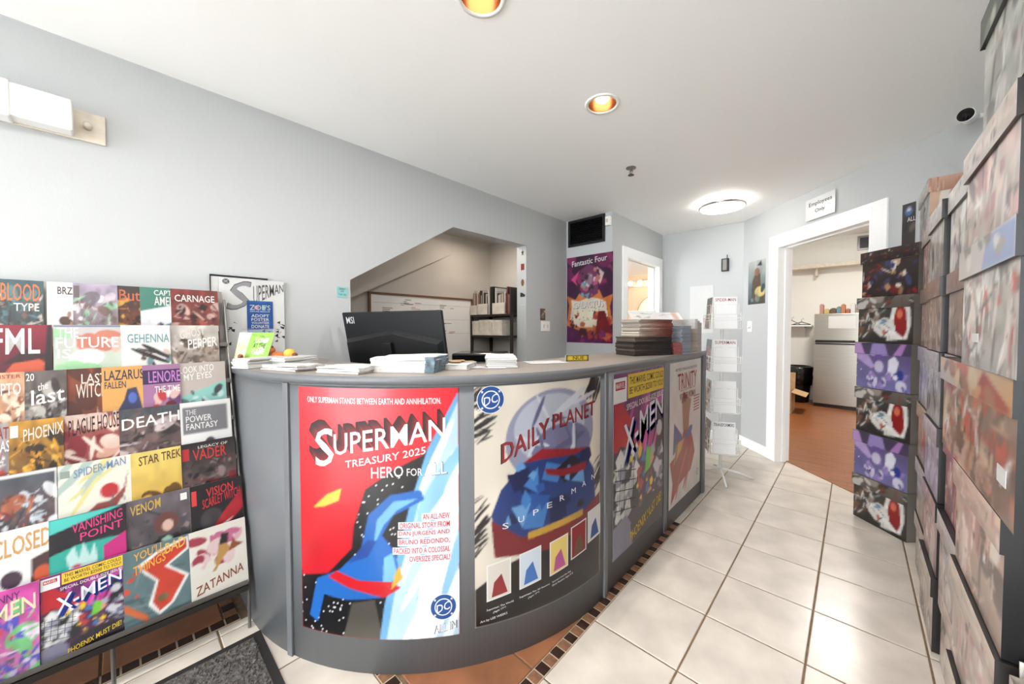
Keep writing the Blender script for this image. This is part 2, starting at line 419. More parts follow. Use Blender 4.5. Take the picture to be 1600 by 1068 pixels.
MB().box((-MW, -3.2, -.0045), (0, -1.4, -.0026)).build('mosaic_bed', 'mosaic_grout', fl); MB().box((-.75, -3.2, -.0045), (-MW, -3.2+MW, -.0026)).build('mosaic_bed', 'mosaic_grout', fl); MB().box((-1.205, YF, -.0045), (-1.155, -3.47, -.0026)).build('mosaic_bed', 'mosaic_grout', fl)
for j in range(-23, 3):                                        # the aisle
    for i in range(0, 4): tile(i*T, (i+1)*T if i < 3 else XR, j*T, (j+1)*T, 'tile_beige')
for j in range(-4, 2):
    for i in range(-3, 0): tile(i*T, (i+1)*T, j*T, (j+1)*T, 'tile_beige')
for k in range(40): tile(-MW, 0, -1.4-(k+1)*.045, -1.4-k*.045, 'mosaic_tan' if k % 2 else 'mosaic_dark', 'mosaic_tile', .003, .001)       # border beside the counter
for k in range(14): tile(-MW-(k+1)*.045, -MW-k*.045, -3.2, -3.2+MW, 'mosaic_dark' if k % 2 else 'mosaic_tan', 'mosaic_tile', .003, .001)   # border across its front
for j in range(2): 
    for i in range(2): tile(-MW-(i+1)*T, -MW-i*T, -2.8+(j-1)*T+(.0 if j else .012), -2.8+j*T, 'tile_brown')
for j in range(14):                                             # beige tiles in front of the counter
    for i in range(4):
        x1 = -MW-i*T if i else 0
        tile(-MW-(i+1)*T if i < 3 else -1.15, x1, -3.2-(j+1)*T, -3.2-j*T, 'tile_beige')
for k in range(80):                                            # mosaic and brown field under the comic rack
    y = -3.47-k*.05
    tile(-1.205, -1.155, y-.05, y, 'mosaic_dark', 'mosaic_tile', .003, .001)
for k in range(6): tile(-1.205-(k+1)*.05, -1.205-k*.05, -3.52, -3.47, 'mosaic_dark' if k % 2 else 'mosaic_tan', 'mosaic_tile', .003, .001)
for j in range(12): tile(XL, -1.205, -3.52-(j+1)*T, -3.52-j*T, 'tile_brown')
# wooden floor of the employees' room, single planks cut along the diagonal threshold
m = MB(); m.prism([(.76-4.5, 4.5), (.75-.75, .75), (.75+.9, -.9), (2.4, -.9), (2.4, 4.5)], -.003, .001); wf = struct(m, 'floor_wood', 'grout')
rp = random.Random(9); y = -.6; k = 0
while y < 4.3:
    x = -.55+rp.uniform(-.5, 0); h = .092
    while x < 2.0:
        x2 = x+.9; a0, a1 = .75-y, .75-(y+h)
        p = [(max(x, a0), y), (x2, y), (x2, y+h), (max(x, a1), y+h)]
        if x2 > a0+.02 and x2-.002 > max(x, a0):
            g = .001; q = [(p[0][0]+g, p[0][1]+g), (p[1][0]-g, p[1][1]+g), (p[2][0]-g, p[2][1]-g), (p[3][0]+g, p[3][1]-g)]
            MB().prism(q, .0005, .005).build('plank', 'wood_floor', wf)
        x = x2
    y += h
# door casings and baseboards
def casing(name, tf, a0, a1, z1, w=.1, t=.018, depth=.12):
    m = MB(tf); m.box((a0-w, -t, 0), (a0, 0, z1+w), .003); m.box((a1, -t, 0), (a1+w, 0, z1+w), .003); m.box((a0, -t, z1), (a1, 0, z1+w), .003)
    o = struct(m, name, 'trim_white')
    m = MB(tf); m.box((a0-.001, -t, 0), (a0+.018, depth+.004, z1)); m.box((a1-.018, -t, 0), (a1+.001, depth+.004, z1)); m.box((a0+.018, -t, z1-.018), (a1-.018, depth+.004, z1+.001))
    m.build('jamb', 'trim_white', o)
    m = MB(tf); m.box((a0+.018, .05, 0), (a0+.03, .085, z1-.018)); m.box((a1-.03, .05, 0), (a1-.018, .085, z1-.018)); m.box((a0+.018, .05, z1-.03), (a1-.018, .085, z1-.018))
    m.build('door_stop', 'trim_white', o); return o
casing('door_1', DG, D0, D1, DZ)
BW = Matrix.Translation((-.97, 0, 0)) @ Matrix.Rotation(PI/2, 4, 'Z')          # local x = +y, local y = -x
casing('door_2', BW, BD0, BD1, BDZ, w=.085)
def base(name, tf, segs):
    m = MB(tf)
    for a, b in segs: m.box((a, -.014, 0), (b, 0, .10), .004)
    struct(m, name, 'trim_white')
base('baseboard_diagonal', DG, [(.006, D0-.1), (D1+.1, LD-.05)])
base('baseboard_back', Matrix.Translation((0, .70, 0)), [(-.956, -.115)])
base('baseboard_vent', Matrix.Translation((0, -.55, 0)), [(-1.506, -.97)])
base('baseboard_right', Matrix.Translation((XR, 0, 0)) @ Matrix.Rotation(-PI/2, 4, 'Z'), [(.72, 8.1)])
# employees' room and bathroom behind the doors
m = MB(); m.box((-1.0, 4.3, 0), (2.4, 4.4, 3.0)); struct(m, 'wall_employee_back', 'employee_paint')
m = MB(); m.box((-1.0, .82, 0), (-.9, 4.3, 3.0)); struct(m, 'wall_employee_left', 'employee_paint')
m = MB(); m.box((2.0, -.7, 0), (2.1, 4.3, 3.0)); m.box((1.44, -.75, 0), (2.1, -.68, 3.0)); struct(m, 'wall_employee_right', 'employee_paint')
m = MB(); m.box((-1.0, -.7, 2.8), (2.1, 4.4, 2.9)); struct(m, 'ceiling_employee', 'ceiling_paint')
m = MB(); m.box((-2.9, 1.78, 0), (-1.0, 1.88, 2.4)); struct(m, 'wall_bathroom_back', 'bath_paint')
m = MB(); m.box((-2.9, -.42, 0), (-2.8, 1.78, 2.4)); struct(m, 'wall_bathroom_left', 'bath_paint')
m = MB(); m.box((-1.14, .82, 0), (-1.0, 1.78, 2.4)); struct(m, 'wall_bathroom_right', 'bath_paint')
m = MB(); m.box((-2.9, -.42, 2.1), (-1.09, 1.88, 2.16)); struct(m, 'ceiling_bathroom', 'ceiling_paint')
def area(name, loc, size, power, color=(1, .985, .965), rot=(0, 0, 0), parent=None, shape='DISK', spread=PI):
    l = bpy.data.lights.new(name, 'AREA'); l.shape = shape; l.size = size; l.energy = power; l.color = color; l.spread = spread
    o = bpy.data.objects.new(name, l); COL.objects.link(o)
    if parent is not None: o.parent = parent; loc = FR[parent.name].inverted()@Vector(loc)
    o.location = loc; o.rotation_euler = rot; return o
# ================================================================== LAMPS
wl = ['beside the top edge of the picture', 'above the counter', 'behind the photographer', 'behind the photographer', 'behind the photographer', 'behind the photographer']
for i, (x, y) in enumerate(DL):
    lab = ['recessed copper downlight in the ceiling, the whole round one above the counter', 'recessed copper downlight cut by the top edge of the picture'][i] if i < 2 else 'recessed copper downlight out of view near the unseen shop window'
    t = thing('recessed_downlight', lab, 'downlight', (x, y, CEIL), 0, 'recessed ceiling downlights')
    MB().lathe((x, y, CEIL), [(LR+.016, .0), (LR+.014, -.005), (LR-.002, -.005), (LR-.002, .0)], 40, None, False).build('trim_ring', 'white_plastic', t, True)
    MB().lathe((x, y, CEIL), [(LR-.002, -.002), (LR-.008, .03), (.05, .09), (.046, .1)], 40, None, False).build('reflector', 'copper', t, True)
    MB().lathe((x, y, CEIL), [(0, .012), (.026, .014), (.036, .026), (.038, .055), (.028, .09), (0, .1)], 24).build('bulb', 'bulb', t, True)
    area('downlight_beam', (x, y, CEIL-.006), .05, LAMP_DOWN, parent=t)
x, y = -.105, -.11
t = thing('flush_ceiling_light', 'round white flush ceiling light glowing near the bathroom door', 'ceiling light', (x, y, CEIL))
MB().lathe((x, y, CEIL), [(.15, 0), (.15, -.022), (.12, -.024)], 40).build('base', 'white_plastic', t, True)
MB().lathe((x, y, CEIL), [(.178, -.024), (.192, -.03), (.192, -.048), (.183, -.052)], 48, None, False).build('rim', 'chrome', t, True)
MB().lathe((x, y, CEIL), [(0, -.056), (.15, -.054), (.184, -.049), (.184, -.03)], 48).build('diffuser', 'led', t, True)
MB().lathe((x, y, CEIL), [(.152, -.004), (.157, -.006), (.157, -.022), (.152, -.024)], 48, None, False).build('halo_ring', 'halo', t, True)
area('flush_light_glow', (x, y, CEIL-.06), .34, LAMP_LED, (1, .98, .95), parent=t)
x, y = -.394, -1.334
t = thing('fire_sprinkler', 'small metal fire sprinkler hanging from the ceiling', 'sprinkler', (x, y, CEIL))
MB().lathe((x, y, CEIL), [(.035, 0), (.034, -.006), (.02, -.01), (.012, -.012)], 24).build('escutcheon', 'metal_grey', t, True)
MB().lathe((x, y, CEIL), [(.01, -.01), (.01, -.022), (.004, -.024), (.004, -.05)], 12).tube([(x-.012, y, CEIL-.022), (x-.013, y, CEIL-.035), (x, y, CEIL-.05), (x+.013, y, CEIL-.035), (x+.012, y, CEIL-.022)], .0025, 6).build('frame', 'metal_grey', t)
MB().lathe((x, y, CEIL), [(.0, -.05), (.02, -.05), (.022, -.053), (0, -.054)], 16).build('deflector', 'metal_dark', t)
# security camera
t = thing('security_camera', 'white security camera with a black face under the ceiling above the boxes', 'security camera', (1.25, -.88, 2.33))
p = Vector((1.225, -.9, 2.335)); ax = Vector((-.35, -.93, -.12)).normalized()
MB().lathe(tuple(p), [(.0, -.045), (.026, -.043), (.033, -.03), (.034, .035), (.031, .042)], 24, ax).build('housing', 'white_plastic', t, True)
MB().lathe(tuple(p), [(.03, .04), (.03, .044), (.0, .046)], 24, ax).build('face', 'black_gloss', t, True)
MB().lathe(tuple(p+ax*.045), [(.011, 0), (.011, .004), (0, .005)], 16, ax).build('lens', 'black_plastic', t, True)
MB().tube([tuple(p-ax*.03), tuple(p+Vector((.03, .03, 0))), (XR-.01, -.85, 2.335)], .012, 10).lathe((XR, -.85, 2.335), [(.03, 0), (.03, .012), (.012, .016)], 20, (-1, 0, 0)).build('bracket', 'white_plastic', t, True)
# emergency light on the left wall
t = thing('wall_light_box', 'long white light box on the wall above the comic rack', 'wall light', (XL, -4.0, 2.02))
MB().box((XL, -4.6, 2.018), (XL+.012, -3.817, 2.135), .003).build('back_plate', 'cream_card', t)
MB().box((XL+.012, -4.6, 2.022), (XL+.085, -3.9, 2.14), .006).build('cover', 'white_plastic', t)
MB().box((XL+.012, -4.6, 2.016), (XL+.09, -4.04, 2.145), .006).build('end_cover', 'white_plastic', t)
MB().lathe((XL+.012, -3.865, 2.075), [(.012, 0), (.012, .03), (.006, .034)], 16, (1, 0, 0)).build('knob', 'cream_card', t, True)
# ================================================================== COUNTER
YE, XC, CH = -.82, CC[0]+RR, 1.09           # far end, straight face, top height
def cpath(R, n=28, a0=-90, a1=0):
    p = [(XL+.002, CC[1]-R)]+[(CC[0]+R*math.cos(math.radians(a0+(a1-a0)*i/n)), CC[1]+R*math.sin(math.radians(a0+(a1-a0)*i/n))) for i in range(n+1)]
    return p+[(CC[0]+R, YE)]
def cstrip(mb, Ri, Ro, z0, z1, ye=0):
    a, b = cpath(Ri), cpath(Ro); n = len(a); a[-1] = (a[-1][0], YE+ye); b[-1] = (b[-1][0], YE+ye)
    V = [(x, y, z) for z in (z0, z1) for q in (a, b) for x, y in q]; Fq = []
    A0, B0, A1, B1 = 0, n, 2*n, 3*n
    for i in range(n-1):
        Fq += [(B0+i, B0+i+1, B1+i+1, B1+i), (A0+i+1, A0+i, A1+i, A1+i+1), (A1+i, B1+i, B1+i+1, A1+i+1), (A0+i, A0+i+1, B0+i+1, B0+i)]
    Fq += [(A0, B0, B1, A1), (A0+n-1, A1+n-1, B1+n-1, B0+n-1)]
    return mb.add(V, Fq)
ct = thing('service_counter', 'grey curved service counter covered with large posters', 'counter', (-.7, -2.2, 0))
cstrip(MB(), RR-.05, RR, 0, 1.06).build('front_panel', 'counter_grey', ct, True)
cstrip(MB(), RR-.42, RR+.008, 1.06, CH, .012).build('ledge', 'counter_top', ct)
cstrip(MB(), RR+.008, RR+.012, 1.06, CH+.001, .012).build('ledge_edge', 'counter_grey', ct, True)
cstrip(MB(), RR, RR+.003, 1.052, 1.06).build('top_rail', 'counter_grey', ct, True)
cstrip(MB(), RR-.42, RR-.40, 0, 1.06).build('inner_panel', 'counter_grey', ct, True)
def rib(a):
    c, s = math.cos(math.radians(a)), math.sin(math.radians(a)); tf = Matrix.Translation((CC[0]+RR*c, CC[1]+RR*s, 0)) @ Matrix.Rotation(math.radians(a), 4, 'Z')
    MB(tf).box((-.004, -.014, 0), (.010, .014, 1.058), .003).build('cover_strip', 'counter_grey', ct)
rib(-70.5); rib(1.2)
MB().box((XC-.004, -1.592, 0), (XC+.006, -1.548, 1.058), .003).build('cover_strip', 'counter_grey', ct)
MB().box((XC-.42, YE-.006, 0), (XC+.008, YE+.014, 1.058), .003).build('end_panel', 'counter_grey', ct)
MB().box((XC-.004, YE-.03, 0), (XC+.014, YE+.016, 1.058), .003).build('cover_strip', 'counter_grey', ct)
# ------------------------------------------------------------------ posters on the counter
SKB = [(40, 110, 190), (20, 70, 150), (96, 160, 220), (16, 40, 96)]
s1 = cyl_surf(-67.2, -36, .132, 1.047, RR)
ops = [('grad', (196, 24, 36), (228, 30, 46)), ('poly', [(0, .0), (0, .24), (.2, .26), (.36, .42), (.45, .60), (.62, .68), (.8, .74), (.95, .9), (1, .5), (1, 0)], (20, 19, 22)),
       ('specks', 3, .03, (235, 235, 240), [(0, 0), (0, .22), (.3, .24), (.45, .6), (.7, .7), (.6, .3), (.5, 0)]),
       ('poly', [(.30, 0), (.36, .14), (.5, .16), (.55, 0)], (84, 80, 72)),
       ('poly', [(.53, 0), (.56, .14), (.64, .34), (.72, .55), (.82, .76), (1, .985), (1, 0)], (112, 176, 222)),
       ('poly', [(.57, 0), (.62, .18), (.70, .38), (.78, .58), (.9, .80), (1, .95), (1, 0)], (196, 226, 244)),
       ('streak', 5, 26, [(240, 248, 252), (150, 204, 236), (255, 255, 255)], .08, .2, (.72, .05, 1.0, .75), 66), ('poly', [(.72, 0), (.78, .25), (.88, .5), (1, .7), (1, .45), (.9, .2), (.86, 0)], (238, 247, 252)),
       ('poly', [(.0, .22), (.06, .32), (.22, .46), (.38, .47), (.36, .36), (.2, .25)], (206, 22, 38)),
       ('poly', [(.06, .06), (.12, .04), (.17, .16), (.32, .15), (.55, .17), (.66, .26), (.62, .36), (.55, .42), (.62, .5), (.80, .56), (.78, .60), (.60, .58), (.47, .50), (.42, .36), (.28, .27), (.12, .22)], (34, 104, 186)),
       ('poly', [(.50, .38), (.56, .46), (.64, .52), (.76, .565), (.62, .555), (.52, .48)], (120, 184, 232)), ('poly', [(.55, .2), (.64, .26), (.61, .35), (.56, .33)], (120, 184, 232)),
       ('poly', [(.20, .235), (.34, .20), (.56, .17), (.66, .21), (.6, .235), (.40, .235), (.26, .265)], (204, 24, 36)), ('poly', [(.60, .20), (.67, .25), (.65, .30), (.62, .26)], (226, 176, 60)), ('poly', [(.34, .30), (.46, .33), (.52, .40), (.46, .40)], (30, 70, 150)), ('poly', [(.10, .51), (.2, .57), (.3, .60), (.28, .55), (.18, .52)], (244, 196, 70)), ('noise', .05, 9, 4)]
p1 = sheet('poster', s1, 110, 160, ops, None, .001, asp=.67, d=.0015)
tag(p1, 'red and blue superhero poster at the left of the curved counter front', 'poster', 'posters taped to the counter')
it = [('ONLY SUPERMAN STANDS BETWEEN EARTH AND ANNIHILATION.', (.07, .938, .9, .962), WHT, dict(bold=.02))]
for k in range(9): c = (150-14*k, max(8, 26-3*k), max(10, 30-3*k)); it.append(('UPERMAN', (.255-.006*k, .765+.0042*k, .925-.004*k, .85+.0042*k), c, dict(slope=.07, layer=1+.1*(9-k)))); it.append(('S', (.125-.006*k, .685+.006*k, .255-.006*k, .835+.0042*k), c, dict(slope=.02, layer=1+.1*(9-k))))
it += [('UPERMAN', (.255, .765, .925, .85), WHT, dict(slope=.07, layer=4)), ('S', (.125, .685, .255, .835), WHT, dict(slope=.02, layer=4)), ('TREASURY 2025', (.33, .713, .81, .742), WHT, dict(slope=.06, layer=5)),
       ('HERO', (.49, .650, .68, .694), (246, 236, 236), dict(slope=.008, layer=3)), ('FOR', (.70, .656, .79, .686), (246, 236, 236), dict(layer=3)), ('ALL', (.796, .655, .936, .707), (110, 130, 160), dict(slope=.005, layer=2)), ('ALL', (.80, .658, .93, .704), (246, 246, 250), dict(slope=.005, layer=3))]
for k, (tx, u, c) in enumerate([('AN ALL-NEW', .79, (200, 30, 44)), ('ORIGINAL STORY FROM', .655, (200, 30, 44)), ('DAN JURGENS AND', .65, (200, 30, 44)), ('BRUNO REDONDO,', .65, (200, 30, 44)), ('PACKED INTO A COLOSSAL', .62, (200, 30, 44)), ('OVERSIZE SPECIAL!', .71, (200, 30, 44))]):
    v = .492-k*.0335; q = (u, v-.011, .945, v+.011)
    it.append((None, None, (226, 226, 232), dict(poly=rect(u-.008, v-.0145, .952, v+.0145), layer=1))); it.append((tx, q, c, dict(bold=.015, layer=2)))
it += roundel(.905, .122, .078, .053)+[('ALL IN', (.85, .022, .985, .055), (60, 70, 90), dict(bold=.05, slope=.015, layer=2)), ('ALL IN', (.855, .024, .98, .053), WHT, dict(bold=.02, slope=.015, layer=3))]
lettering('lettering', s1, it, p1, .0032)
s2 = cyl_surf(-33.1, -1.4, .142, 1.046, RR)
ops = [('bg', (232, 222, 206)), ('streak', 4, 40, [(40, 36, 40), (60, 54, 56)], .02, .06, (0, .78, .07, 1), 30), ('streak', 7, 40, [(40, 36, 40)], .02, .06, (.86, .92, 1, 1), 60), ('streak', 8, 30, [(40, 36, 40)], .02, .06, (0, .3, .06, .55), 40), ('streak', 8, 30, [(40, 36, 40)], .02, .05, (.95, .45, 1, .6), 40),
       ('ell', .55, .76, .24, .21, (150, 152, 176)), ('ell', .53, .80, .19, .15, (186, 190, 204)), ('ell', .62, .70, .17, .11, (116, 116, 150)), ('streak', 12, 18, [(210, 212, 220), (96, 98, 132)], .05, .12, (.32, .6, .82, .95)),
       ('streak', 3, 10, [(150, 110, 96)], .012, .02, (.05, .45, .95, .75)),
       ('poly', [(0, .0), (0, .16), (.2, .24), (.45, .28), (.8, .34), (1, .40), (1, 0)], (22, 18, 20)),
       ('poly', [(.1, .46), (.16, .56), (.3, .66), (.44, .70), (.62, .69), (.80, .66), (.92, .55), (.94, .4), (.7, .33), (.24, .30), (.14, .36)], (28, 58, 120)),
       ('poly', [(.12, .28), (.1, .44), (.3, .34), (.6, .36), (.8, .36), (1, .42), (.98, .33), (.5, .25)], (126, 26, 36)),
       ('shards', 21, 26, [(62, 124, 190), (36, 84, 156), (16, 34, 80), (104, 160, 214), (20, 24, 40)], .03, .09, (.2, .4, .85, .66)),
       ('poly', [(.30, .66), (.44, .71), (.62, .69), (.84, .665), (.72, .65), (.44, .665)], (150, 28, 40)), ('poly', [(.46, .62), (.6, .60), (.84, .60), (.82, .56), (.6, .565), (.48, .59)], (140, 24, 38)),
       ('poly', [(.34, .355), (.8, .375), (.8, .345), (.34, .325)], (204, 160, 60)), ('noise', .06, 8, 2)]
p2 = sheet('poster', s2, 110, 160, ops, None, .001, asp=.67, d=.0015)
tag(p2, 'cream poster with a grey globe and five small covers along its dark foot', 'poster', 'posters taped to the counter')
it = roundel(.10, .945, .085, .058)
it += [('DAILY', (.16, .715, .50, .80), (60, 24, 30), dict(bold=.05, slope=.09, layer=1)), ('DAILY', (.17, .72, .49, .80), (150, 40, 48), dict(bold=.02, slope=.09, layer=2)), ('PLANET', (.52, .80, .93, .87), (60, 24, 30), dict(bold=.05, slope=.03, layer=1)), ('PLANET', (.53, .804, .92, .87), (150, 40, 48), dict(bold=.02, slope=.03, layer=2))]
for k, ch in enumerate('SUPERMAN'): it.append((ch, (.17+k*.103, .395+k*.0145, .21+k*.103, .42+k*.0145), WHT, dict(bold=.0, layer=2)))
th = [((.07, .10), [(224, 216, 206), (150, 50, 50)]), ((.28, .115), [(214, 226, 238), (70, 120, 190)]), ((.50, .125), [(240, 210, 120), (190, 90, 150)]), ((.68, .155), [(150, 34, 40), (110, 84, 58)]), ((.85, .19), [(232, 230, 228), (60, 90, 150)])]
for (u, v), cs in th:
    w_, h_ = .155, .155; sl = .014
    q = lambda a, b, c, d: [(u+w_*a, v+h_*b+sl*a), (u+w_*c, v+h_*b+sl*c), (u+w_*c, v+h_*d+sl*c), (u+w_*a, v+h_*d+sl*a)]
    it += [(None, None, (240, 238, 232), dict(poly=q(0, 0, 1, 1), layer=1)), (None, None, cs[0], dict(poly=q(.06, .04, .94, .96), layer=2)), (None, None, cs[1], dict(poly=[(u+w_*.2, v+h_*.1), (u+w_*.85, v+h_*.16), (u+w_*.6, v+h_*.7), (u+w_*.3, v+h_*.5)], layer=3))]
for tx, r in [('Superman: The World', (.07, .065, .24, .075)), ('Superman: For All Seasons', (.28, .082, .50, .092)), ('Superman\'s Good Guy Gang', (.52, .095, .68, .105)), ('(Ages 13+)', (.11, .05, .19, .06)), ('(Ages 13+)', (.34, .067, .42, .077)), ('(Early Readers: Ages 5-7)', (.52, .08, .70, .09)), ('Art by LEE WEEKS', (.03, .02, .2, .032))]:
    it.append((tx, r, WHT, dict(bold=.01, slope=.012, layer=1)))
lettering('lettering', s2, it, p2, .0032)
s3 = plane_surf((XC, -2.225, .128), (0, .615, 0), (0, 0, .912))
GR = [(226, 226, 224), (190, 192, 198), (150, 152, 170), (240, 240, 238)]
XOPS = [('grad', (60, 20, 60), (120, 30, 110)), ('streak', 2, 24, [(190, 60, 160), (70, 20, 80), (150, 40, 130)], .1, .25, (.1, .6, 1, 1), 70), ('poly', [(.0, .58), (.02, .88), (.14, .84), (.44, .64), (.56, .52), (.30, .56)], (196, 26, 40)), ('poly', [(.74, .44), (1, .40), (1, .76), (.78, .74)], (24, 22, 28)),
        ('streak', 6, 14, [(224, 90, 180), (196, 50, 150)], .08, .16, (.55, .5, .85, .72), 70), ('poly', [(0, .20), (0, .54), (.12, .6), (.34, .55), (.5, .40), (.44, .2), (.1, .14)], (30, 28, 34)),
        ('shards', 5, 46, GR+[(226, 226, 224)], .03, .075, (.02, .18, .42, .56)), ('shards', 15, 30, [(178, 176, 196), (120, 118, 140), (210, 208, 218), (40, 38, 46)], .03, .08, (.72, .14, 1, .5)), ('poly', [(0, 0), (0, .17), (.22, .2), (.35, .1), (.35, 0)], (134, 132, 156)), ('poly', [(.35, 0), (.3, .12), (.6, .22), (1, .2), (1, 0)], (28, 24, 34)),
        ('shards', 8, 12, [(240, 200, 50), (226, 150, 40), (92, 190, 60), (60, 120, 180), (186, 60, 60), (220, 160, 130)], .03, .07, (.40, .2, .82, .58)), ('poly', [(.58, .36), (.7, .38), (.72, .5), (.62, .52)], (120, 206, 60)), ('ell', .9, .60, .045, .05, (196, 200, 206)), ('ell', .3, .5, .03, .02, (244, 208, 60)), ('shards', 18, 10, [(250, 205, 50), (110, 80, 60)], .02, .04, (.4, .15, .8, .35)), ('noise', .06, 10, 6)]
def xmen_items(small=False):
    it = [(None, None, YEL, dict(poly=rect(.24, .85, 1.0, .985), layer=1)), ('THIS MARVEL COMIC COULD', (.27, .925, .98, .968), (40, 32, 10), dict(bold=.02, layer=2)), ('BE WORTH $2500 TO YOU!', (.27, .866, .98, .912), (40, 32, 10), dict(bold=.02, layer=2)),
          (None, None, WHT, dict(poly=rect(.0, .84, .22, .975), layer=1)), (None, None, (196, 30, 44), dict(poly=rect(.03, .91, .19, .955), layer=2)), ('MARVEL', (.04, .918, .18, .948), WHT, dict(bold=.02, layer=3)),
          ('SPECIAL DOUBLE-SIZE ISSUE!', (.22, .795, .99, .83), WHT, dict(bold=.03, layer=2, slope=.02))]
    for k in range(4): it.append(('X-MEN', (.20+.012*k, .56-.006*k, .99, .755-.006*k), (30, 60, 160), dict(bold=.03, slope=.13, taper=.35, layer=1)))
    it += [('X-MEN', (.17, .575, .98, .77), (238, 240, 250), dict(bold=.02, slope=.13, taper=.35, layer=3)), ('PHOENIX MUST DIE!', (.3, .065, .96, .125), (244, 206, 50), dict(bold=.02, slope=.1, layer=2))]
    for k in range(5): it.append((None, None, (40, 40, 46), dict(poly=[(.02+k*.08, .25), (.026+k*.08, .25), (.05+k*.08, .5), (.044+k*.08, .5)], layer=1)))
    for k in range(5): it.append((None, None, (40, 40, 46), dict(poly=[(.02, .26+k*.055), (.40, .2+k*.055), (.40, .205+k*.055), (.02, .265+k*.055)], layer=1)))
    return it
p3 = sheet('poster', s3, 100, 150, XOPS, None, .001, asp=.67, d=.0015)
tag(p3, 'purple poster with a yellow banner and grey rubble on the straight counter side', 'poster', 'posters taped to the counter')
lettering('lettering', s3, xmen_items(), p3, .0026)
s4 = plane_surf((XC, -1.51, .11), (0, .615, 0), (0, 0, .93))
ops = [('bg', (236, 230, 226)), ('poly', [(.05, .02), (.1, .16), (.02, .32), (.3, .36), (.42, .50), (.62, .5), (.72, .40), (.80, .28), (.66, .16), (.3, .12)], (176, 52, 38)), ('poly', [(.1, .36), (.13, .58), (.36, .47), (.4, .40)], (84, 108, 160)), ('poly', [(.12, .28), (.2, .42), (.46, .44), (.34, .36)], (216, 164, 90)), ('ell', .58, .46, .09, .035, (52, 96, 160), 20),
       ('poly', [(.4, .50), (.36, .70), (.5, .74), (.66, .70), (.6, .6), (.58, .48)], (176, 120, 84)), ('poly', [(.34, .70), (.4, .78), (.52, .74), (.48, .7)], (96, 50, 36)), ('streak', 5, 14, [(150, 36, 30), (206, 90, 60)], .04, .14, (.2, .12, .7, .4), 60), ('noise', .05, 7, 3)]
p4 = sheet('poster', s4, 80, 120, ops, None, .001, asp=.67, d=.0015)
tag(p4, 'white poster with a red flowing shape at the far end of the counter', 'poster', 'posters taped to the counter')
lettering('lettering', s4, [('WRITTEN BY TOM KING AND BELEN ORTEGA', (.15, .935, .85, .955), (70, 70, 80), {}), ('TRINITY', (.22, .80, .84, .915), (176, 30, 36), dict(bold=.03, layer=2)), ('DAUGHTER OF', (.3, .785, .8, .797), (176, 30, 36), {}), ('WONDER WOMAN', (.28, .72, .80, .77), (176, 40, 40), dict(bold=.03, layer=2))]
          + [(None, None, (190, 120, 120), dict(poly=rect(.74, .60+k*.022, .95, .61+k*.022))) for k in range(6)]+[(None, None, (120, 140, 160), dict(poly=circ(.9, .10, .04, .027))), (None, None, (226, 226, 226), dict(poly=circ(.9, .10, .033, .022), layer=2))], p4, .0026)
# ================================================================== COMIC RACK
RY0, RY1 = -4.75, -3.46
rk = thing('comic_rack', 'tiered grey metal comic rack standing against the left wall', 'display rack', (-1.28, -4.1, 0))
ROWX = lambda r: -1.062-(7-r)*.055
ROWZ = lambda r: .200+(7-r)*.1635
LEAN = .05/.258
for r in range(1, 8):
    x, z = ROWX(r), ROWZ(r)
    MB().box((x-.058, RY0, z-.006), (x+.012, RY1, z-.002)).box((x+.010, RY0, z-.006), (x+.012, RY1, z+.016)).build('shelf', 'metal_grey', rk)
    yb = .26
    MB().add([(x-.052, RY0, z), (x-.052, RY1, z), (x-.052-.05, RY1, z+yb), (x-.052-.05, RY0, z+yb), (x-.055, RY0, z), (x-.055, RY1, z), (x-.055-.05, RY1, z+yb), (x-.055-.05, RY0, z+yb)], [(0, 1, 2, 3), (7, 6, 5, 4), (0, 4, 5, 1), (1, 5, 6, 2), (2, 6, 7, 3), (3, 7, 4, 0)]).build('back_panel', 'metal_grey', rk)
for y in (RY1+.004, -3.835, -4.3, RY0):
    k = 0 if y in (RY1+.004, RY0) else -.075
    MB().tube([(-1.062, y, .003), (-1.062, y, .178)], .006, 8).tube([(-1.062, y, .178), (-1.068+k, y, .2)], .005, 8).tube([(-1.068+k, y, .2), (-1.46+k*.3, y, 1.40)], .005, 8).tube([(-1.46+k*.3, y, 1.40), (-1.49, y, .003)], .005, 8).build('leg', 'metal_grey', rk)
MB().box((-1.066, RY0, .172), (-1.048, RY1, .194)).build('front_rail', 'metal_dark', rk)
Cp = Vector((.8165, -3.796, 1.2605))
def pray(px, py): return fw+r_*((px-823.63)/F)-u_*((py-528.74)/F)
def ypx(px, py, X):
    d = pray(px, py); return Cp.y+d.y*(X-Cp.x)/d.x
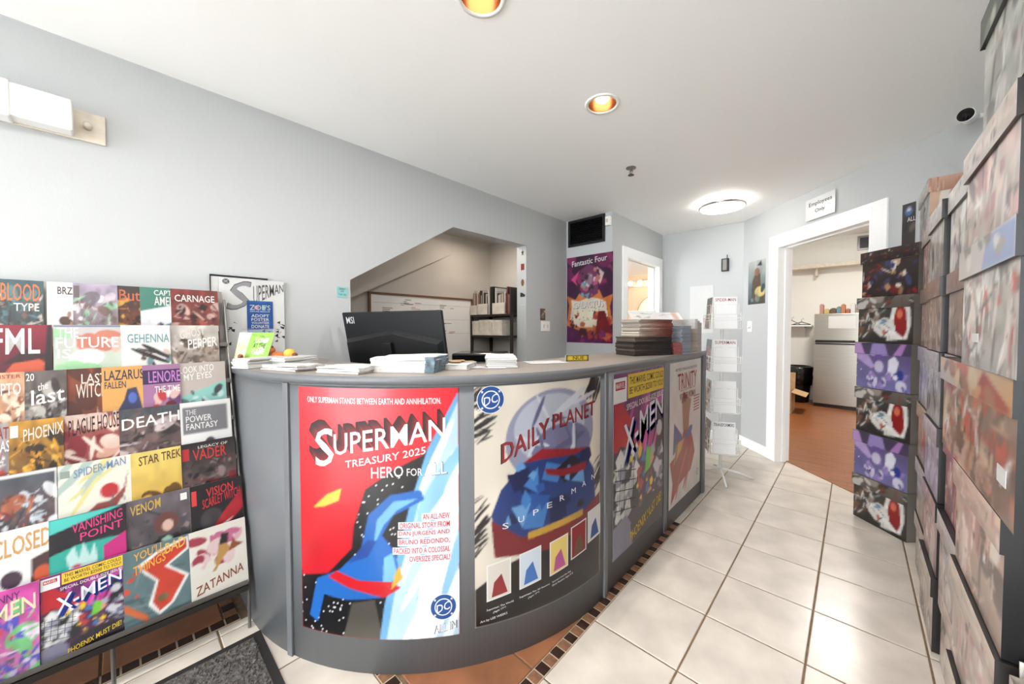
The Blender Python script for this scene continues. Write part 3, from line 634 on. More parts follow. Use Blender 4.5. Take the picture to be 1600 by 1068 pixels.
# (row, left px, right px, mid py, ops, lettering, label)
def mixops(seed, base, pal, base2=None, n=14):
    return [('grad', base2 or base, base), ('blobs', seed, n, pal, .05, .16, (0, 0, 1, .8)), ('shards', seed+1, n, pal, .03, .1, (.05, .05, .95, .7)), ('streak', seed+2, n, pal, .05, .16, (.05, .05, .95, .8)), ('shards', seed+3, 2*n, pal, .015, .05, (.05, .05, .95, .72)), ('streak', seed+4, 2*n, pal, .02, .07, (.05, .05, .95, .75)), ('noise', .15, 9, seed)]
def ttl(s, c, v0=.80, v1=.93, u0=.08, u1=.92, bold=.03, **k): return (s, (u0, v0, u1, v1), c, dict(bold=bold, layer=2, **k))
W_ = (244, 242, 238)
COM = [
 (1, -6, 68, 465, mixops(1, (40, 84, 92), [(120, 90, 70), (206, 190, 180), (30, 30, 34), (80, 120, 124)], (60, 50, 48)), [ttl('BLOOD', (222, 130, 84), .70, .95), ttl('TYPE', W_, .56, .67, .35, .9)], 'dark teal comic with orange lettering, first in the top tier'),
 (1, 73, 138, 470, [('bg', (240, 238, 236)), ('blobs', 4, 16, [(90, 62, 50), (60, 42, 38), (170, 130, 110), (130, 96, 76)], .04, .1, (.4, .3, 1, .65)), ('noise', .04, 6, 3)], [ttl('BRZRKR', (70, 52, 46), .82, .93, .25, 1.0)], 'white comic with small brown lettering in the top tier'),
 (1, 114, 184, 472, mixops(6, (176, 160, 184), [(206, 190, 200), (120, 110, 120), (230, 224, 226), (150, 196, 160), (120, 96, 90)], (120, 100, 92)), [(None, None, (120, 108, 108), dict(poly=rect(.02, .78, .14, .96)))], 'pale lilac comic without lettering in the top tier'),
 (1, 181, 245, 475, mixops(8, (44, 34, 30), [(196, 110, 40), (226, 170, 70), (30, 24, 24), (120, 60, 30)], (160, 70, 30)), [ttl('Butch', (206, 110, 74), .76, .94)], 'black comic with fiery orange art in the top tier'),
 (1, 219, 290, 478, [('bg', (66, 132, 116)), ('poly', [(0, .2), (1, .5), (1, .76), (0, .60)], (228, 232, 234)), ('poly', [(0, 0), (0, .22), (1, .52), (1, 0)], (120, 130, 150)), ('shards', 3, 10, [(60, 90, 130), (196, 140, 150), (240, 240, 240)], .05, .12, (.2, .1, 1, .55))], [ttl('CAPTAIN', W_, .87, .96, .3, .95), ttl('AMERICA', W_, .70, .85, .3, 1.0)], 'green comic with white lettering in the top tier'),
 (1, 267, 341, 480, mixops(12, (132, 50, 44), [(80, 36, 34), (196, 160, 150), (50, 30, 32), (160, 80, 66)], (110, 70, 60)), [ttl('CARNAGE', W_, .78, .9)], 'dark red comic at the right end of the top tier'),
 (2, -20, 81, 530, [('grad', (60, 30, 40), (150, 24, 50)), ('poly', [(.2, .30), (.55, .66), (1, .40), (1, .2), (.3, .2)], (214, 96, 66)), ('poly', [(.2, .46), (.58, .68), (1, .55), (.6, .5)], (60, 34, 36)), ('shards', 4, 8, [(120, 170, 170), (226, 222, 220)], .05, .1, (.4, .1, 1, .35)), ('poly', [(.85, .2), (1, .2), (1, 1), (.92, 1)], (40, 34, 40))], [ttl('FML', W_, .60, .95, .05, .8)], 'crimson comic with an orange house, first in the second tier'),
 (2, 83, 190, 530, [('grad', (196, 222, 190), (214, 206, 206)), ('blobs', 5, 16, [(210, 130, 110), (170, 220, 170), (240, 240, 236), (226, 190, 176)], .08, .2), ('poly', [(0, .12), (.4, .3), (.3, .1), (0, 0)], (120, 200, 140)), ('poly', [(0, .97), (1, .97), (1, 1), (0, 1)], (96, 120, 160)), ('noise', .05, 6, 8)], [ttl('THE', W_, .82, .96, .05, .35, .05), ttl('FUTURE', W_, .66, .82, .03, .95, .05), ttl('IS', W_, .52, .65, .05, .24, .05)], 'wide pastel green and pink comic in the second tier'),
 (2, 189, 266, 530, [('bg', (238, 236, 232)), ('blobs', 9, 18, [(150, 190, 190), (214, 190, 176), (70, 66, 70), (120, 150, 156), (90, 70, 66)], .03, .09, (.3, .05, 1, .6)), ('streak', 3, 3, [(60, 50, 48)], .2, .3, (.5, .4, .8, .6), -25)], [ttl('GEHENNA', (110, 160, 166), .72, .86, .12, .98)], 'white comic with grey blue lettering in the second tier'),
 (2, 265, 343, 530, mixops(15, (222, 214, 206), [(110, 94, 84), (70, 58, 54), (160, 140, 126), (236, 230, 224)], (110, 90, 80)), [ttl('GHOST', (232, 226, 220), .80, .95, .2, .7, slope=.08), ttl('PEPPER', W_, .62, .78, .35, .95, slope=.05), (None, None, (40, 34, 32), dict(poly=rect(.985, 0, 1, .9)))], 'grey brown comic at the right end of the second tier'),
 (3, -40, 38, 600, mixops(20, (226, 176, 140), [(206, 150, 110), (240, 214, 190), (160, 90, 60), (100, 70, 60)], (150, 110, 90)), [ttl('MONSTER', (170, 60, 40), .92, .97), ttl('KRYPTO', W_, .70, .86)], 'tan comic with a red band, first in the third tier'),
 (3, 38, 104, 600, mixops(22, (110, 100, 96), [(70, 62, 62), (150, 140, 134), (46, 42, 42), (190, 184, 178)], (70, 62, 60)), [('20', (.03, .87, .22, .97), W_, dict(bold=.03)), ttl('the', W_, .74, .84, .3, .55, slope=.03), ttl('last', W_, .56, .76, .15, .95, slope=.04)], 'charcoal grey comic with white lettering in the third tier'),
 (3, 98, 168, 600, [('grad', (120, 70, 52), (146, 72, 48)), ('poly', [(.6, .05), (.82, .05), (.76, .44), (.7, .2)], (226, 206, 190)), ('blobs', 2, 8, [(170, 90, 60), (96, 54, 44)], .08, .2), ('noise', .1, 5, 2)], [ttl('LAST', (236, 222, 206), .78, .92, .4, .98), ttl('WITCH', (236, 222, 206), .58, .78, .28, .98)], 'rust brown comic with cream lettering in the third tier'),
 (3, 159, 226, 600, [('bg', (228, 170, 96)), ('poly', [(.3, 0), (.34, .34), (.5, .5), (.58, .66), (.8, .68), (.88, .5), (.95, .3), (.95, 0)], (56, 60, 96)), ('ell', .70, .52, .07, .08, (90, 110, 190))], [ttl('LAZARUS', (44, 50, 80), .80, .95, .06, .98), ttl('FALLEN', (44, 50, 80), .68, .78, .06, .55)], 'orange comic with a dark blue shape in the third tier'),
 (3, 223, 282, 600, [('bg', (170, 120, 160)), ('blobs', 6, 12, [(226, 190, 180), (196, 60, 70), (240, 230, 226), (110, 70, 120)], .06, .14, (.2, .05, 1, .55)), ('ell', .72, .36, .1, .06, (110, 36, 40))], [(None, None, (60, 40, 80), dict(poly=rect(0, .70, 1, .92))), ttl('LENORE', (206, 130, 210), .72, .90, .15, 1.0), ttl('THE TIME', W_, .56, .66, .3, .98)], 'pink and purple comic in the third tier'),
 (3, 278, 353, 600, [('bg', (196, 184, 176)), ('poly', [(0, .1), (1, .34), (1, .68), (0, .44)], (150, 206, 196)), ('blobs', 4, 16, [(90, 120, 116), (206, 232, 224), (60, 70, 70)], .04, .1, (.05, .22, .95, .58)), ('poly', [(0, .08), (1, .32), (1, .34), (0, .1)], (40, 36, 36))], [ttl('LOOK INTO', W_, .84, .95, .05, .75, .05, slope=.03), ttl('MY EYES', W_, .72, .83, .12, .7, .05, slope=.03)], 'comic with a mint green panel at the right end of the third tier'),
 (4, -70, 14, 670, mixops(30, (170, 160, 160), [(110, 80, 80), (200, 60, 60), (230, 226, 226)], (120, 110, 110)), [ttl('THAT', (150, 50, 46), .8, .95, .5, .98), ttl('TEXAS', W_, .64, .78, .5, 1.0)], 'grey comic sliver cut by the left picture edge in the fourth tier'),
 (4, 13, 99, 670, mixops(32, (206, 150, 56), [(240, 190, 80), (60, 46, 36), (226, 160, 50), (150, 90, 40), (30, 26, 26)], (60, 46, 40)), [ttl('PHOENIX', (236, 226, 210), .76, .92, .25, 1.0, slope=.06), (None, None, W_, dict(poly=rect(.02, .80, .16, .95)))], 'golden orange comic in the fourth tier'),
 (4, 97, 187, 670, [('grad', (160, 60, 56), (150, 90, 84)), ('blobs', 3, 16, [(196, 36, 44), (222, 170, 150), (130, 40, 46), (230, 200, 186)], .07, .18), ('streak', 2, 10, [(236, 214, 200)], .1, .2), ('noise', .08, 6, 5)], [ttl('PLAGUE HOUSE', (60, 26, 28), .74, .96, .1, 1.0, slope=.06)], 'red comic with dark dripping lettering in the fourth tier'),
 (4, 186, 284, 665, mixops(38, (90, 84, 86), [(60, 52, 54), (120, 96, 92), (36, 32, 36), (150, 130, 124), (206, 190, 190)], (110, 80, 74)), [ttl('PLANET', (70, 96, 106), .88, .97, .05, .98, .0, slope=.05), ttl('DEATH', W_, .72, .88, .04, .97, .05, slope=.05)], 'dark comic with heavy white lettering in the fourth tier'),
 (4, 282, 361, 660, [('bg', (240, 238, 236)), ('poly', rect(.04, .50, .92, .92), (126, 124, 128)), ('poly', [(.3, 0), (.34, .16), (.5, .22), (.7, .2), (.8, 0)], (150, 140, 150)), ('ell', .55, .32, .07, .09, (84, 78, 84))], [ttl('THE', (220, 220, 220), .80, .88, .1, .3), ttl('POWER', W_, .68, .78, .1, .6), ttl('FANTASY', W_, .56, .66, .1, .72)], 'white comic with a grey block at the right end of the fourth tier'),
 (5, -10, 89, 760, mixops(40, (84, 90, 100), [(206, 216, 226), (190, 110, 80), (120, 60, 60), (236, 236, 240), (60, 62, 70)], (110, 80, 76))+[('poly', rect(0, 0, .02, 1), W_), ('poly', rect(.97, 0, 1, 1), W_), ('poly', rect(0, .96, 1, 1), W_)], [], 'white bordered comic with a stormy scene, first in the fifth tier'),
 (5, 90, 206, 755, [('bg', (238, 234, 220)), ('streak', 3, 12, [(230, 220, 150), (180, 200, 190)], .15, .35, (0, .5, .6, 1), 50), ('poly', [(.3, .28), (.5, .42), (.7, .42), (.88, .56), (.95, .8), (.9, .5), (.75, .3)], (150, 70, 66)), ('ell', .68, .56, .09, .1, (196, 50, 56)), ('poly', [(.1, .24), (.4, .26), (.75, .36), (.4, .2), (.15, .2)], (190, 70, 66)), ('streak', 9, 8, [(110, 96, 96)], .05, .15, (.5, .1, 1, .5))], [ttl('SPIDER-MAN', (120, 150, 190), .84, .95, .2, .92, .03, slope=.07), (None, None, (150, 160, 150), dict(poly=rect(.03, .83, .15, .92)))], 'cream comic with a long red shape in the fifth tier'),
 (5, 205, 284, 750, [('grad', (206, 160, 60), (240, 214, 120)), ('blobs', 2, 5, [(150, 110, 40), (110, 76, 30)], .1, .16, (.1, .05, .9, .35)), ('blobs', 8, 5, [(230, 190, 90), (246, 220, 130)], .06, .1, (.1, .1, .9, .35)), ('noise', .06, 8, 4)], [ttl('STAR TREK', (96, 52, 26), .82, .95, .15, 1.0, .03, slope=.03)], 'yellow comic with brown lettering in the fifth tier'),
 (5, 284, 369, 740, mixops(46, (40, 34, 36), [(60, 52, 54), (120, 40, 44), (22, 20, 22), (150, 130, 130)], (150, 120, 116), 12), [ttl('LEGACY OF', W_, .90, .94, .3, .85, .0), ttl('VADER', (206, 52, 46), .72, .89, .2, .82), (None, None, (190, 40, 44), dict(poly=rect(.02, .74, .14, .92)))], 'black comic with red lettering at the right end of the fifth tier'),
 (6, -40, 80, 850, [('bg', (236, 234, 234)), ('poly', [(.35, 0), (.4, .3), (.5, .3), (.56, 0)], (56, 66, 130)), ('ell', .45, .42, .1, .1, (70, 48, 66)), ('poly', [(.7, 0), (.72, .6), (1, .66), (1, 0)], (80, 52, 54)), ('ell', .88, .40, .09, .1, (206, 90, 56))], [ttl('CLOSED', (214, 160, 90), .70, .92, .2, 1.0, .03, slope=.05)], 'white comic with ochre lettering, first in the sixth tier'),
 (6, 76, 198, 840, [('bg', (40, 34, 42)), ('poly', [(0, 0), (0, .56), (.35, .62), (.95, .60), (1, 0)], (48, 176, 160)), ('poly', [(0, .82), (1, 1), (0, 1)], (84, 206, 196)), ('poly', [(.2, .5), (.3, .62), (.36, .44), (.42, .64), (.5, .44), (.56, .6), (.6, .4), (.52, .1), (.3, .1)], (196, 230, 226)), ('poly', [(.68, .1), (.68, .52), (1, .64), (1, .3)], (206, 40, 130)), ('ell', .33, .36, .04, .025, (206, 90, 120))], [ttl('VANISHING', (226, 60, 130), .80, .92, .28, .95, .04, slope=.06), ttl('POINT', (226, 60, 130), .68, .78, .38, .95, .04, slope=.05)], 'turquoise comic with pink lettering in the sixth tier'),
 (6, 197, 298, 810, mixops(56, (110, 100, 108), [(84, 78, 88), (60, 56, 60), (150, 130, 130)], (70, 64, 62), 9)+[('ell', .6, .58, .13, .15, (110, 62, 60)), ('ell', .62, .54, .06, .08, (222, 184, 170)), ('poly', [(.3, 0), (.34, .3), (.5, .42), (.8, .4), (.86, .2), (.9, 0)], (44, 42, 46)), ('poly', [(.5, .36), (.62, .40), (.7, .34), (.58, .3)], (170, 206, 190))], [ttl('VENOM', (214, 176, 84), .80, .94, .06, .52, .03, slope=.04), (None, None, W_, dict(poly=rect(.84, .84, .95, .94)))], 'grey comic with a dark haired figure in the sixth tier'),
 (6, 297, 379, 785, [('bg', (30, 26, 30)), ('ell', .38, .45, .14, .16, (66, 60, 64)), ('poly', [(.3, .02), (.7, .3), (1, .5), (1, .8), (.6, .5), (.4, .3)], (176, 30, 44)), ('poly', [(.1, 0), (.3, .1), (.8, .4), (.5, .3), (.2, .14)], (220, 214, 214)), ('noise', .15, 7, 3)], [ttl('VISION', (220, 50, 56), .80, .93, .3, .82, .02, slope=.03), ttl('SCARLET WITCH', (214, 44, 54), .66, .80, .22, .95, .02, slope=.08), (None, None, (220, 60, 60), dict(poly=rect(.03, .7, .12, .92)))], 'black and scarlet comic at the right end of the sixth tier'),
 (7, -70, 62, 980, mixops(60, (206, 70, 160), [(120, 200, 130), (90, 80, 190), (236, 110, 180), (222, 60, 90), (70, 60, 150), (240, 220, 240)], (196, 120, 170))+[('shards', 3, 12, [(236, 232, 240), (190, 180, 200), (90, 80, 100)], .05, .1, (0, 0, 1, .25))], [ttl('UNCANNY', (110, 40, 120), .86, .95, .1, .75), ttl('X-MEN', (244, 226, 190), .66, .84, .1, .95, .03, slope=.08)], 'magenta comic cut by the left picture edge in the lowest tier'),
 (7, 62, 194, 950, XOPS, xmen_items(), 'purple comic with a yellow banner in the lowest tier'),
 (7, 193, 298, 910, [('bg', (96, 122, 126)), ('streak', 4, 14, [(76, 100, 106), (120, 140, 140)], .1, .2), ('poly', [(.2, .78), (.5, .9), (.98, .98), (1, .8), (.66, .66), (.98, .44), (.72, .14), (.5, .04), (.34, .22), (.46, .5), (.3, .64)], W_), ('poly', [(.24, .74), (.5, .86), (.96, .95), (.96, .82), (.6, .66), (.92, .44), (.68, .16), (.5, .09), (.4, .24), (.5, .5), (.36, .64)], (204, 62, 40)), ('ell', .56, .26, .06, .05, (120, 96, 60)), ('shards', 3, 6, [(214, 70, 40)], .03, .05, (0, .2, .2, .7)), ('poly', [(.0, .34), (.32, .1), (.34, 0), (0, .24)], (226, 110, 50)), ('noise', .06, 8, 3)], [ttl('YOU\'LL', (244, 176, 70), .87, .98, .15, .6, .04, slope=.06), ttl('DO', (244, 176, 70), .82, .89, .5, .62, .04), ttl('BAD', (244, 196, 90), .84, .98, .62, .94, .04, slope=.04), ttl('THINGS', (244, 176, 70), .70, .82, .14, .62, .04, slope=.08)], 'grey comic with a bright red shape in the lowest tier'),
 (7, 297, 386, 880, [('bg', (240, 234, 222)), ('blobs', 5, 14, [(206, 110, 150), (170, 60, 80), (236, 206, 206), (230, 180, 190)], .07, .15, (.1, .5, .9, .9)), ('poly', [(.3, .36), (.44, .5), (.5, .72), (.62, .76), (.7, .6), (.56, .5), (.42, .34)], (196, 150, 80)), ('poly', [(.5, .7), (.55, .86), (.68, .84), (.66, .7)], (46, 40, 44)), ('poly', [(.66, .56), (.95, .62), (.8, .68), (.76, .76)], (150, 80, 50)), ('blobs', 8, 6, [(240, 236, 226)], .06, .1, (.05, .36, .4, .5))], [ttl('ZATANNA', (150, 74, 44), .14, .27, .08, .92, .03, slope=.13)], 'cream comic with brown lettering at the right end of the lowest tier'),
]
for q, (row, a, b, py, ops, its, lab) in enumerate(COM):
    x, z = ROWX(row), ROWZ(row)
    pz = .5 if row == 7 else .75
    X = x-LEAN*.26*pz
    ya, yb = ypx(a, py, X), ypx(b, py, X)
    xo = -.006+.0028*(q % 3)
    s = quad_surf((x+xo-.0, ya, z), (x+xo, yb, z), (x+xo-.05, ya, z+.258))
    c = sheet('comic_book', s, 36, 54, ops, None, .0022, asp=.67, d=-.002)
    tag(c, lab+(' of the rack' if len(lab.split()) < 13 else ''), 'comic', 'comics on the wall rack')
    if its: lettering('lettering', s, its, c, .0003)
# ================================================================== COMIC BOXES
def pbox(name, parent, lo, hi, tf=None, front=None, side=None, color=(200, 190, 180), nf=(42, 30), asp=1.4, open_top=False, material='print_gloss'):
    """closed cardboard box; the local -y face carries the front print, the local -x face the side print"""
    tf = tf or Matrix(); V = []; Fc = []; Cs = []
    x0, y0, z0 = lo; x1, y1, z1 = hi
    def grid(p, U, W2, ops, n):
        b = len(V); p, U, W2 = Vector(p), Vector(U), Vector(W2); cols = paint(n[0], n[1], ops, asp) if ops else np.tile(lin(color), ((n[0]+1)*(n[1]+1), 1))
        for i in range(n[0]+1):
            for j in range(n[1]+1): V.append(tuple(tf@(p+U*(i/n[0])+W2*(j/n[1]))))
        Cs.extend(cols.tolist()); k = n[1]+1
        for i in range(n[0]):
            for j in range(n[1]): Fc.append((b+i*k+j, b+(i+1)*k+j, b+(i+1)*k+j+1, b+i*k+j+1))
    one = (1, 1); X, Y, Z = (x1-x0, 0, 0), (0, y1-y0, 0), (0, 0, z1-z0)
    grid((x0, y0, z0), X, Z, front, nf if front else one); grid((x0, y1, z0), (0, y0-y1, 0), Z, side, (20, nf[1]) if side else one)
    grid((x1, y0, z0), Y, Z, None, one); grid((x1, y1, z0), (x0-x1, 0, 0), Z, None, one)
    grid((x0, y1, z0), X, (0, y0-y1, 0), None, one)
    if not open_top: grid((x0, y0, z1), X, Y, None, one)
    return mesh_obj(name, V, Fc, material, parent, np.array(Cs))
BH = .2917; LH = .072
def comic_box(label, w, dp, z0, tf, fops, lops, sops=None, color=(190, 180, 170), lcolor=None, group='printed comic storage boxes', lid=True, sticker=None, side_dark=False):
    """tf: local x along the front, local y into the box; base at z0"""
    loc = tf@Vector((w/2, dp/2, z0)); rz = math.atan2(tf[1][0], tf[0][0])
    t = thing('comic_box', label, 'storage box', loc, rz, group)
    z1 = z0+BH-.002; e = .008
    sc = (26, 26, 28) if side_dark else color
    pbox('body', t, (e, e, z0+.001), (w-e, dp-e, z1-.004), tf, fops, sops, sc)
    if lid: pbox('lid', t, (0, 0, z1-LH), (w, dp, z1), tf, lops, sops, lcolor or sc, (42, 10), 5)
    # oval hand hole on the short side
    hz = z0+.17; 
    m = MB(tf); q = [(-.0012, dp/2+.035*math.cos(a)+(.02 if math.cos(a) > 0 else -.02)*.5, hz+.013*math.sin(a)) for a in [2*PI*k/16 for k in range(16)]]
    q = [(p[0]+e, p[1], p[2]) for p in q]; m.add(q, [list(range(16))]); m.build('hand_hole', 'black_plastic', t)
    if sticker:
        u, v, sw, sh = sticker; MB(tf).box((u, e-.0012, z0+v), (u+sw, e-.0002, z0+v+sh)).build('sticker', 'paper', t)
    return t
DARK1 = lambda s: [('grad', (40, 30, 30), (70, 58, 52)), ('blobs', s, 22, [(110, 30, 30), (40, 34, 40), (190, 170, 150), (60, 66, 110), (150, 110, 80), (226, 216, 206)], .05, .13), ('shards', s+1, 26, [(176, 30, 34), (30, 24, 28), (236, 230, 224), (70, 76, 130), (196, 150, 110), (120, 40, 36)], .04, .12), ('streak', s+2, 18, [(240, 236, 230), (24, 20, 22), (200, 60, 50)], .06, .16), ('noise', .1, 8, s)]
DARK2 = [('grad', (46, 42, 40), (76, 68, 60)), ('blobs', 71, 14, [(120, 80, 60), (60, 56, 56), (150, 130, 116), (196, 190, 180)], .06, .14, (0, .2, .5, .9)), ('poly', [(.55, .05), (.6, .5), (.66, .86), (.8, .95), (.94, .8), (.96, .4), (.9, .1)], (240, 236, 230)), ('poly', [(.66, .3), (.68, .6), (.74, .84), (.82, .88), (.88, .66), (.9, .3), (.84, .12)], (150, 26, 28)), ('ell', .77, .62, .07, .09, (206, 110, 80)), ('poly', [(.3, .28), (.34, .46), (.5, .56), (.66, .5), (.7, .3), (.6, .14), (.44, .14)], (230, 226, 220)), ('ell', .46, .46, .13, .05, (120, 170, 200), 15), ('ell', .62, .32, .12, .1, (236, 234, 230)), ('streak', 72, 26, [(236, 230, 222), (40, 34, 32), (96, 62, 46)], .05, .13, (0, .1, .62, .6)), ('ell', .5, .24, .04, .06, (190, 90, 60)), ('streak', 5, 8, [(130, 160, 170), (200, 200, 196)], .06, .14, (.3, .7, .62, 1)), ('noise', .08, 9, 2)]
PURP = [('grad', (120, 116, 170), (96, 80, 120)), ('poly', [(0, .66), (0, 1), (.1, 1), (.36, .5), (.3, .44)], (186, 160, 214)), ('poly', [(.28, .84), (.34, 1), (.6, 1), (.66, .82), (.5, .78)], (120, 96, 160)), ('ell', .46, .80, .32, .06, (200, 186, 224), 4), ('ell', .44, .68, .13, .12, (110, 84, 156)), ('ell', .44, .5, .12, .13, (206, 196, 222)), ('poly', [(.60, .26), (.62, .66), (.72, .74), (.8, .62), (.74, .34)], (232, 230, 242)), ('blobs', 81, 12, [(150, 130, 190), (90, 76, 140), (210, 200, 230)], .05, .12, (.1, .0, 1, .35)), ('ell', .82, .34, .09, .12, (48, 60, 150)), ('ell', .84, .12, .13, .12, (214, 210, 232)), ('shards', 82, 14, [(90, 70, 140), (170, 150, 206), (232, 228, 240), (60, 50, 100)], .03, .08, (.2, 0, 1, .5)), ('specks', 4, .02, (220, 214, 240), rect(0, .2, .3, .7)), ('noise', .06, 8, 3)]
PLID = [('grad', (80, 64, 96), (70, 60, 84)), ('poly', [(0, 0), (.0, 1), (.12, 1), (.2, 0)], (190, 150, 206)), ('poly', [(.3, 0), (.34, 1), (.56, 1), (.62, 0)], (160, 140, 196)), ('poly', [(.7, 0), (.84, 1), (.92, 1), (.84, 0)], (176, 130, 190))]
DLID = [('grad', (90, 84, 78), (110, 102, 94)), ('blobs', 7, 14, [(150, 140, 130), (60, 54, 52), (200, 196, 188)], .2, .6), ('streak', 8, 10, [(226, 220, 210), (130, 60, 46)], .2, .6)]
dst = Matrix.Translation((.82, -.509, 0)) @ Matrix.Rotation(-PI/4, 4, 'Z')
DN = [('dark comic box with white and red art on the floor, bottom of the doorway stack', DARK2, DLID), ('purple comic box second from the floor in the doorway stack', PURP, PLID), ('dark comic box third from the floor in the doorway stack', DARK2, DLID), ('purple comic box fourth from the floor in the doorway stack', PURP, PLID), ('dark comic box fifth from the floor in the doorway stack', DARK2, DLID), ('crowded red and black comic box on top of the doorway stack', DARK1(5), DARK1(9))]
rb = random.Random(3)
for k, (lab, fo, lo) in enumerate(DN):
    tf = dst @ Matrix.Translation((rb.uniform(-.006, .006)-[0, .004, -.004, .0, -.008, -.016][k]*1.0, rb.uniform(-.004, .004), 0))
    comic_box(lab, .345, .195, k*BH+.001, tf, fo, lo, None, (150, 138, 128))
def soft(seed, base, pal, n=16):
    b = np.minimum(np.array(base, float)*1.04, 250); pal = [tuple(np.array(c)*1.0) for c in pal]+[tuple(np.array(pal[0])*.45)]
    hi = [(246, 240, 232), tuple(b*.42), tuple(b*1.15)]
    return [('grad', tuple(b*.8), tuple(b)), ('blobs', seed, n, pal, .08, .24), ('streak', seed+3, n, pal, .1, .3, (0, 0, 1, 1), 82), ('shards', seed+5, n, pal, .05, .14), ('shards', seed+6, n, pal+hi, .02, .07), ('streak', seed+7, n, hi, .05, .16), ('noise', .12, 7, seed)]
BEI = [(222, 206, 190), (196, 176, 160), (236, 228, 218), (170, 146, 130), (210, 186, 170)]
BRN = [(150, 116, 98), (120, 88, 76), (190, 160, 140), (96, 72, 64), (206, 180, 150)]
GRY = [(206, 204, 198), (170, 166, 160), (232, 230, 226), (140, 134, 130), (222, 206, 200)]
PNK = [(222, 186, 178), (206, 160, 150), (240, 224, 214), (190, 130, 126), (232, 206, 190)]
REDS = [(196, 70, 90), (150, 60, 80), (206, 150, 110), (120, 60, 100), (222, 170, 160)]
ORG = [(206, 150, 100), (170, 110, 80), (226, 196, 160), (120, 90, 80), (196, 80, 60)]
LAV = [(190, 180, 206), (160, 150, 180), (222, 216, 230), (206, 200, 196)]
GRN = [(60, 96, 76), (110, 130, 110), (206, 206, 190), (40, 60, 50)]
NAMES = ['bottom', 'second', 'third', 'fourth', 'fifth', 'sixth', 'seventh']
def rtf(xf, y0): return Matrix.Translation((xf, y0, 0)) @ Matrix.Rotation(-PI/2, 4, 'Z')      # local x runs towards the photographer, local y to the wall
# (far y, near y, x front, rows: {row: (base, palette, phrase)})
COLS = [
 (-.965, -1.335, 1.067, 'farthest wall column', {1: ((196, 180, 166), BEI, 'sandy'), 2: ((206, 196, 180), BEI, 'pale sandy'), 3: ((200, 176, 150), ORG, 'tan and amber'), 4: ((190, 184, 190), LAV, 'grey lilac'), 5: ((150, 118, 100), BRN, 'brown'), 6: ((176, 146, 132), PNK, 'rosy brown')}),
 (-1.35, -1.712, 1.054, 'second wall column', {1: ((206, 192, 176), BEI, 'cream'), 2: ((190, 150, 150), PNK, 'dusty pink'), 3: ((196, 180, 190), LAV, 'pale mauve'), 4: ((196, 194, 188), GRY, 'silver grey'), 5: ((160, 120, 100), BRN, 'chestnut'), 6: ((190, 176, 166), GRY, 'pale grey brown')}),
 (-1.742, -2.12, 1.064, 'third wall column', {1: ((214, 190, 176), PNK, 'blush'), 2: ((200, 190, 190), PNK, 'white and pink'), 3: ((170, 90, 100), REDS, 'raspberry'), 5: ((150, 112, 96), BRN, 'dark brown'), 6: ((206, 200, 190), GRY, 'glossy pearl')}),
 (-2.145, -2.62, 1.04, 'nearest wall column', {1: ((222, 206, 190), BEI, 'pale cream'), 2: ((214, 196, 180), PNK, 'light peach'), 3: ((214, 184, 166), PNK, 'peach'), 6: ((214, 200, 190), PNK, 'pale rose'), 7: ((206, 210, 200), GRY, 'frosty white')}),
]
sd = 100
for y0, y1, xf, cn, rows in COLS:
    for r, (bc, pal, ph) in rows.items():
        sd += 11; jx = rb.uniform(-.006, .006); jy = rb.uniform(-.006, .006)
        if r == 7: jy -= .16
        lc = DARK1(3) if False else soft(sd+50, tuple(np.array(bc)*1.06), pal, 10)
        if r == 7: lc = [('bg', (26, 46, 38)), ('blobs', 4, 8, GRN, .2, .5)]
        comic_box('%s comic box, %s from the floor in the %s' % (ph, NAMES[r-1], cn) if r > 1 else '%s comic box on the floor at the foot of the %s' % (ph, cn),
                  (y0-y1), .235, (r-1)*BH+.001, rtf(xf+jx, y0+jy), soft(sd, bc, pal), lc, None, (44, 41, 40), side_dark=r in (3,) and y0 < -2, sticker=(.25, .1, .05, .02) if (r, y0) == (6, -1.735) else None)
comic_box('wide pale grey comic box with a blue lid jutting out, fifth from the floor', .46, .28, 4*BH+.001, rtf(1.02, -2.30), soft(7, (180, 174, 166), GRY+[(190, 60, 60), (150, 140, 136)], 26), [('grad', (206, 200, 196), (222, 216, 212), 0), ('poly', [(.5, 0), (.6, 1), (1, 1), (1, 0)], (150, 170, 214)), ('blobs', 3, 8, GRY, .2, .4)], None, (30, 30, 32), sticker=(.12, .06, .06, .02))
comic_box('small brown comic box behind the blue lidded box, fifth from the floor', .15, .22, 4*BH+.001, rtf(1.07, -2.135), soft(17, (150, 110, 96), BRN), soft(19, (150, 110, 96), BRN), None, (120, 90, 80))
comic_box('long comic box with orange and brown art and black ends, fourth from the floor', .76, .26, 3*BH+.001, rtf(1.034, -1.945), soft(27, (150, 122, 104), ORG+BRN, 30), [('grad', (206, 200, 196), (206, 160, 110), 0), ('poly', [(.6, 0), (.72, 1), (.98, .2), (.98, 0)], (170, 50, 40)), ('blobs', 13, 10, ORG, .2, .5)], None, (16, 16, 17), sticker=(.64, .07, .06, .035))
comic_box('narrow grey comic box beside the long black ended box, fourth from the floor', .2, .22, 3*BH+.001, rtf(1.068, -1.735), soft(37, (180, 176, 170), GRY), soft(39, (190, 186, 180), GRY), None, (150, 144, 140))
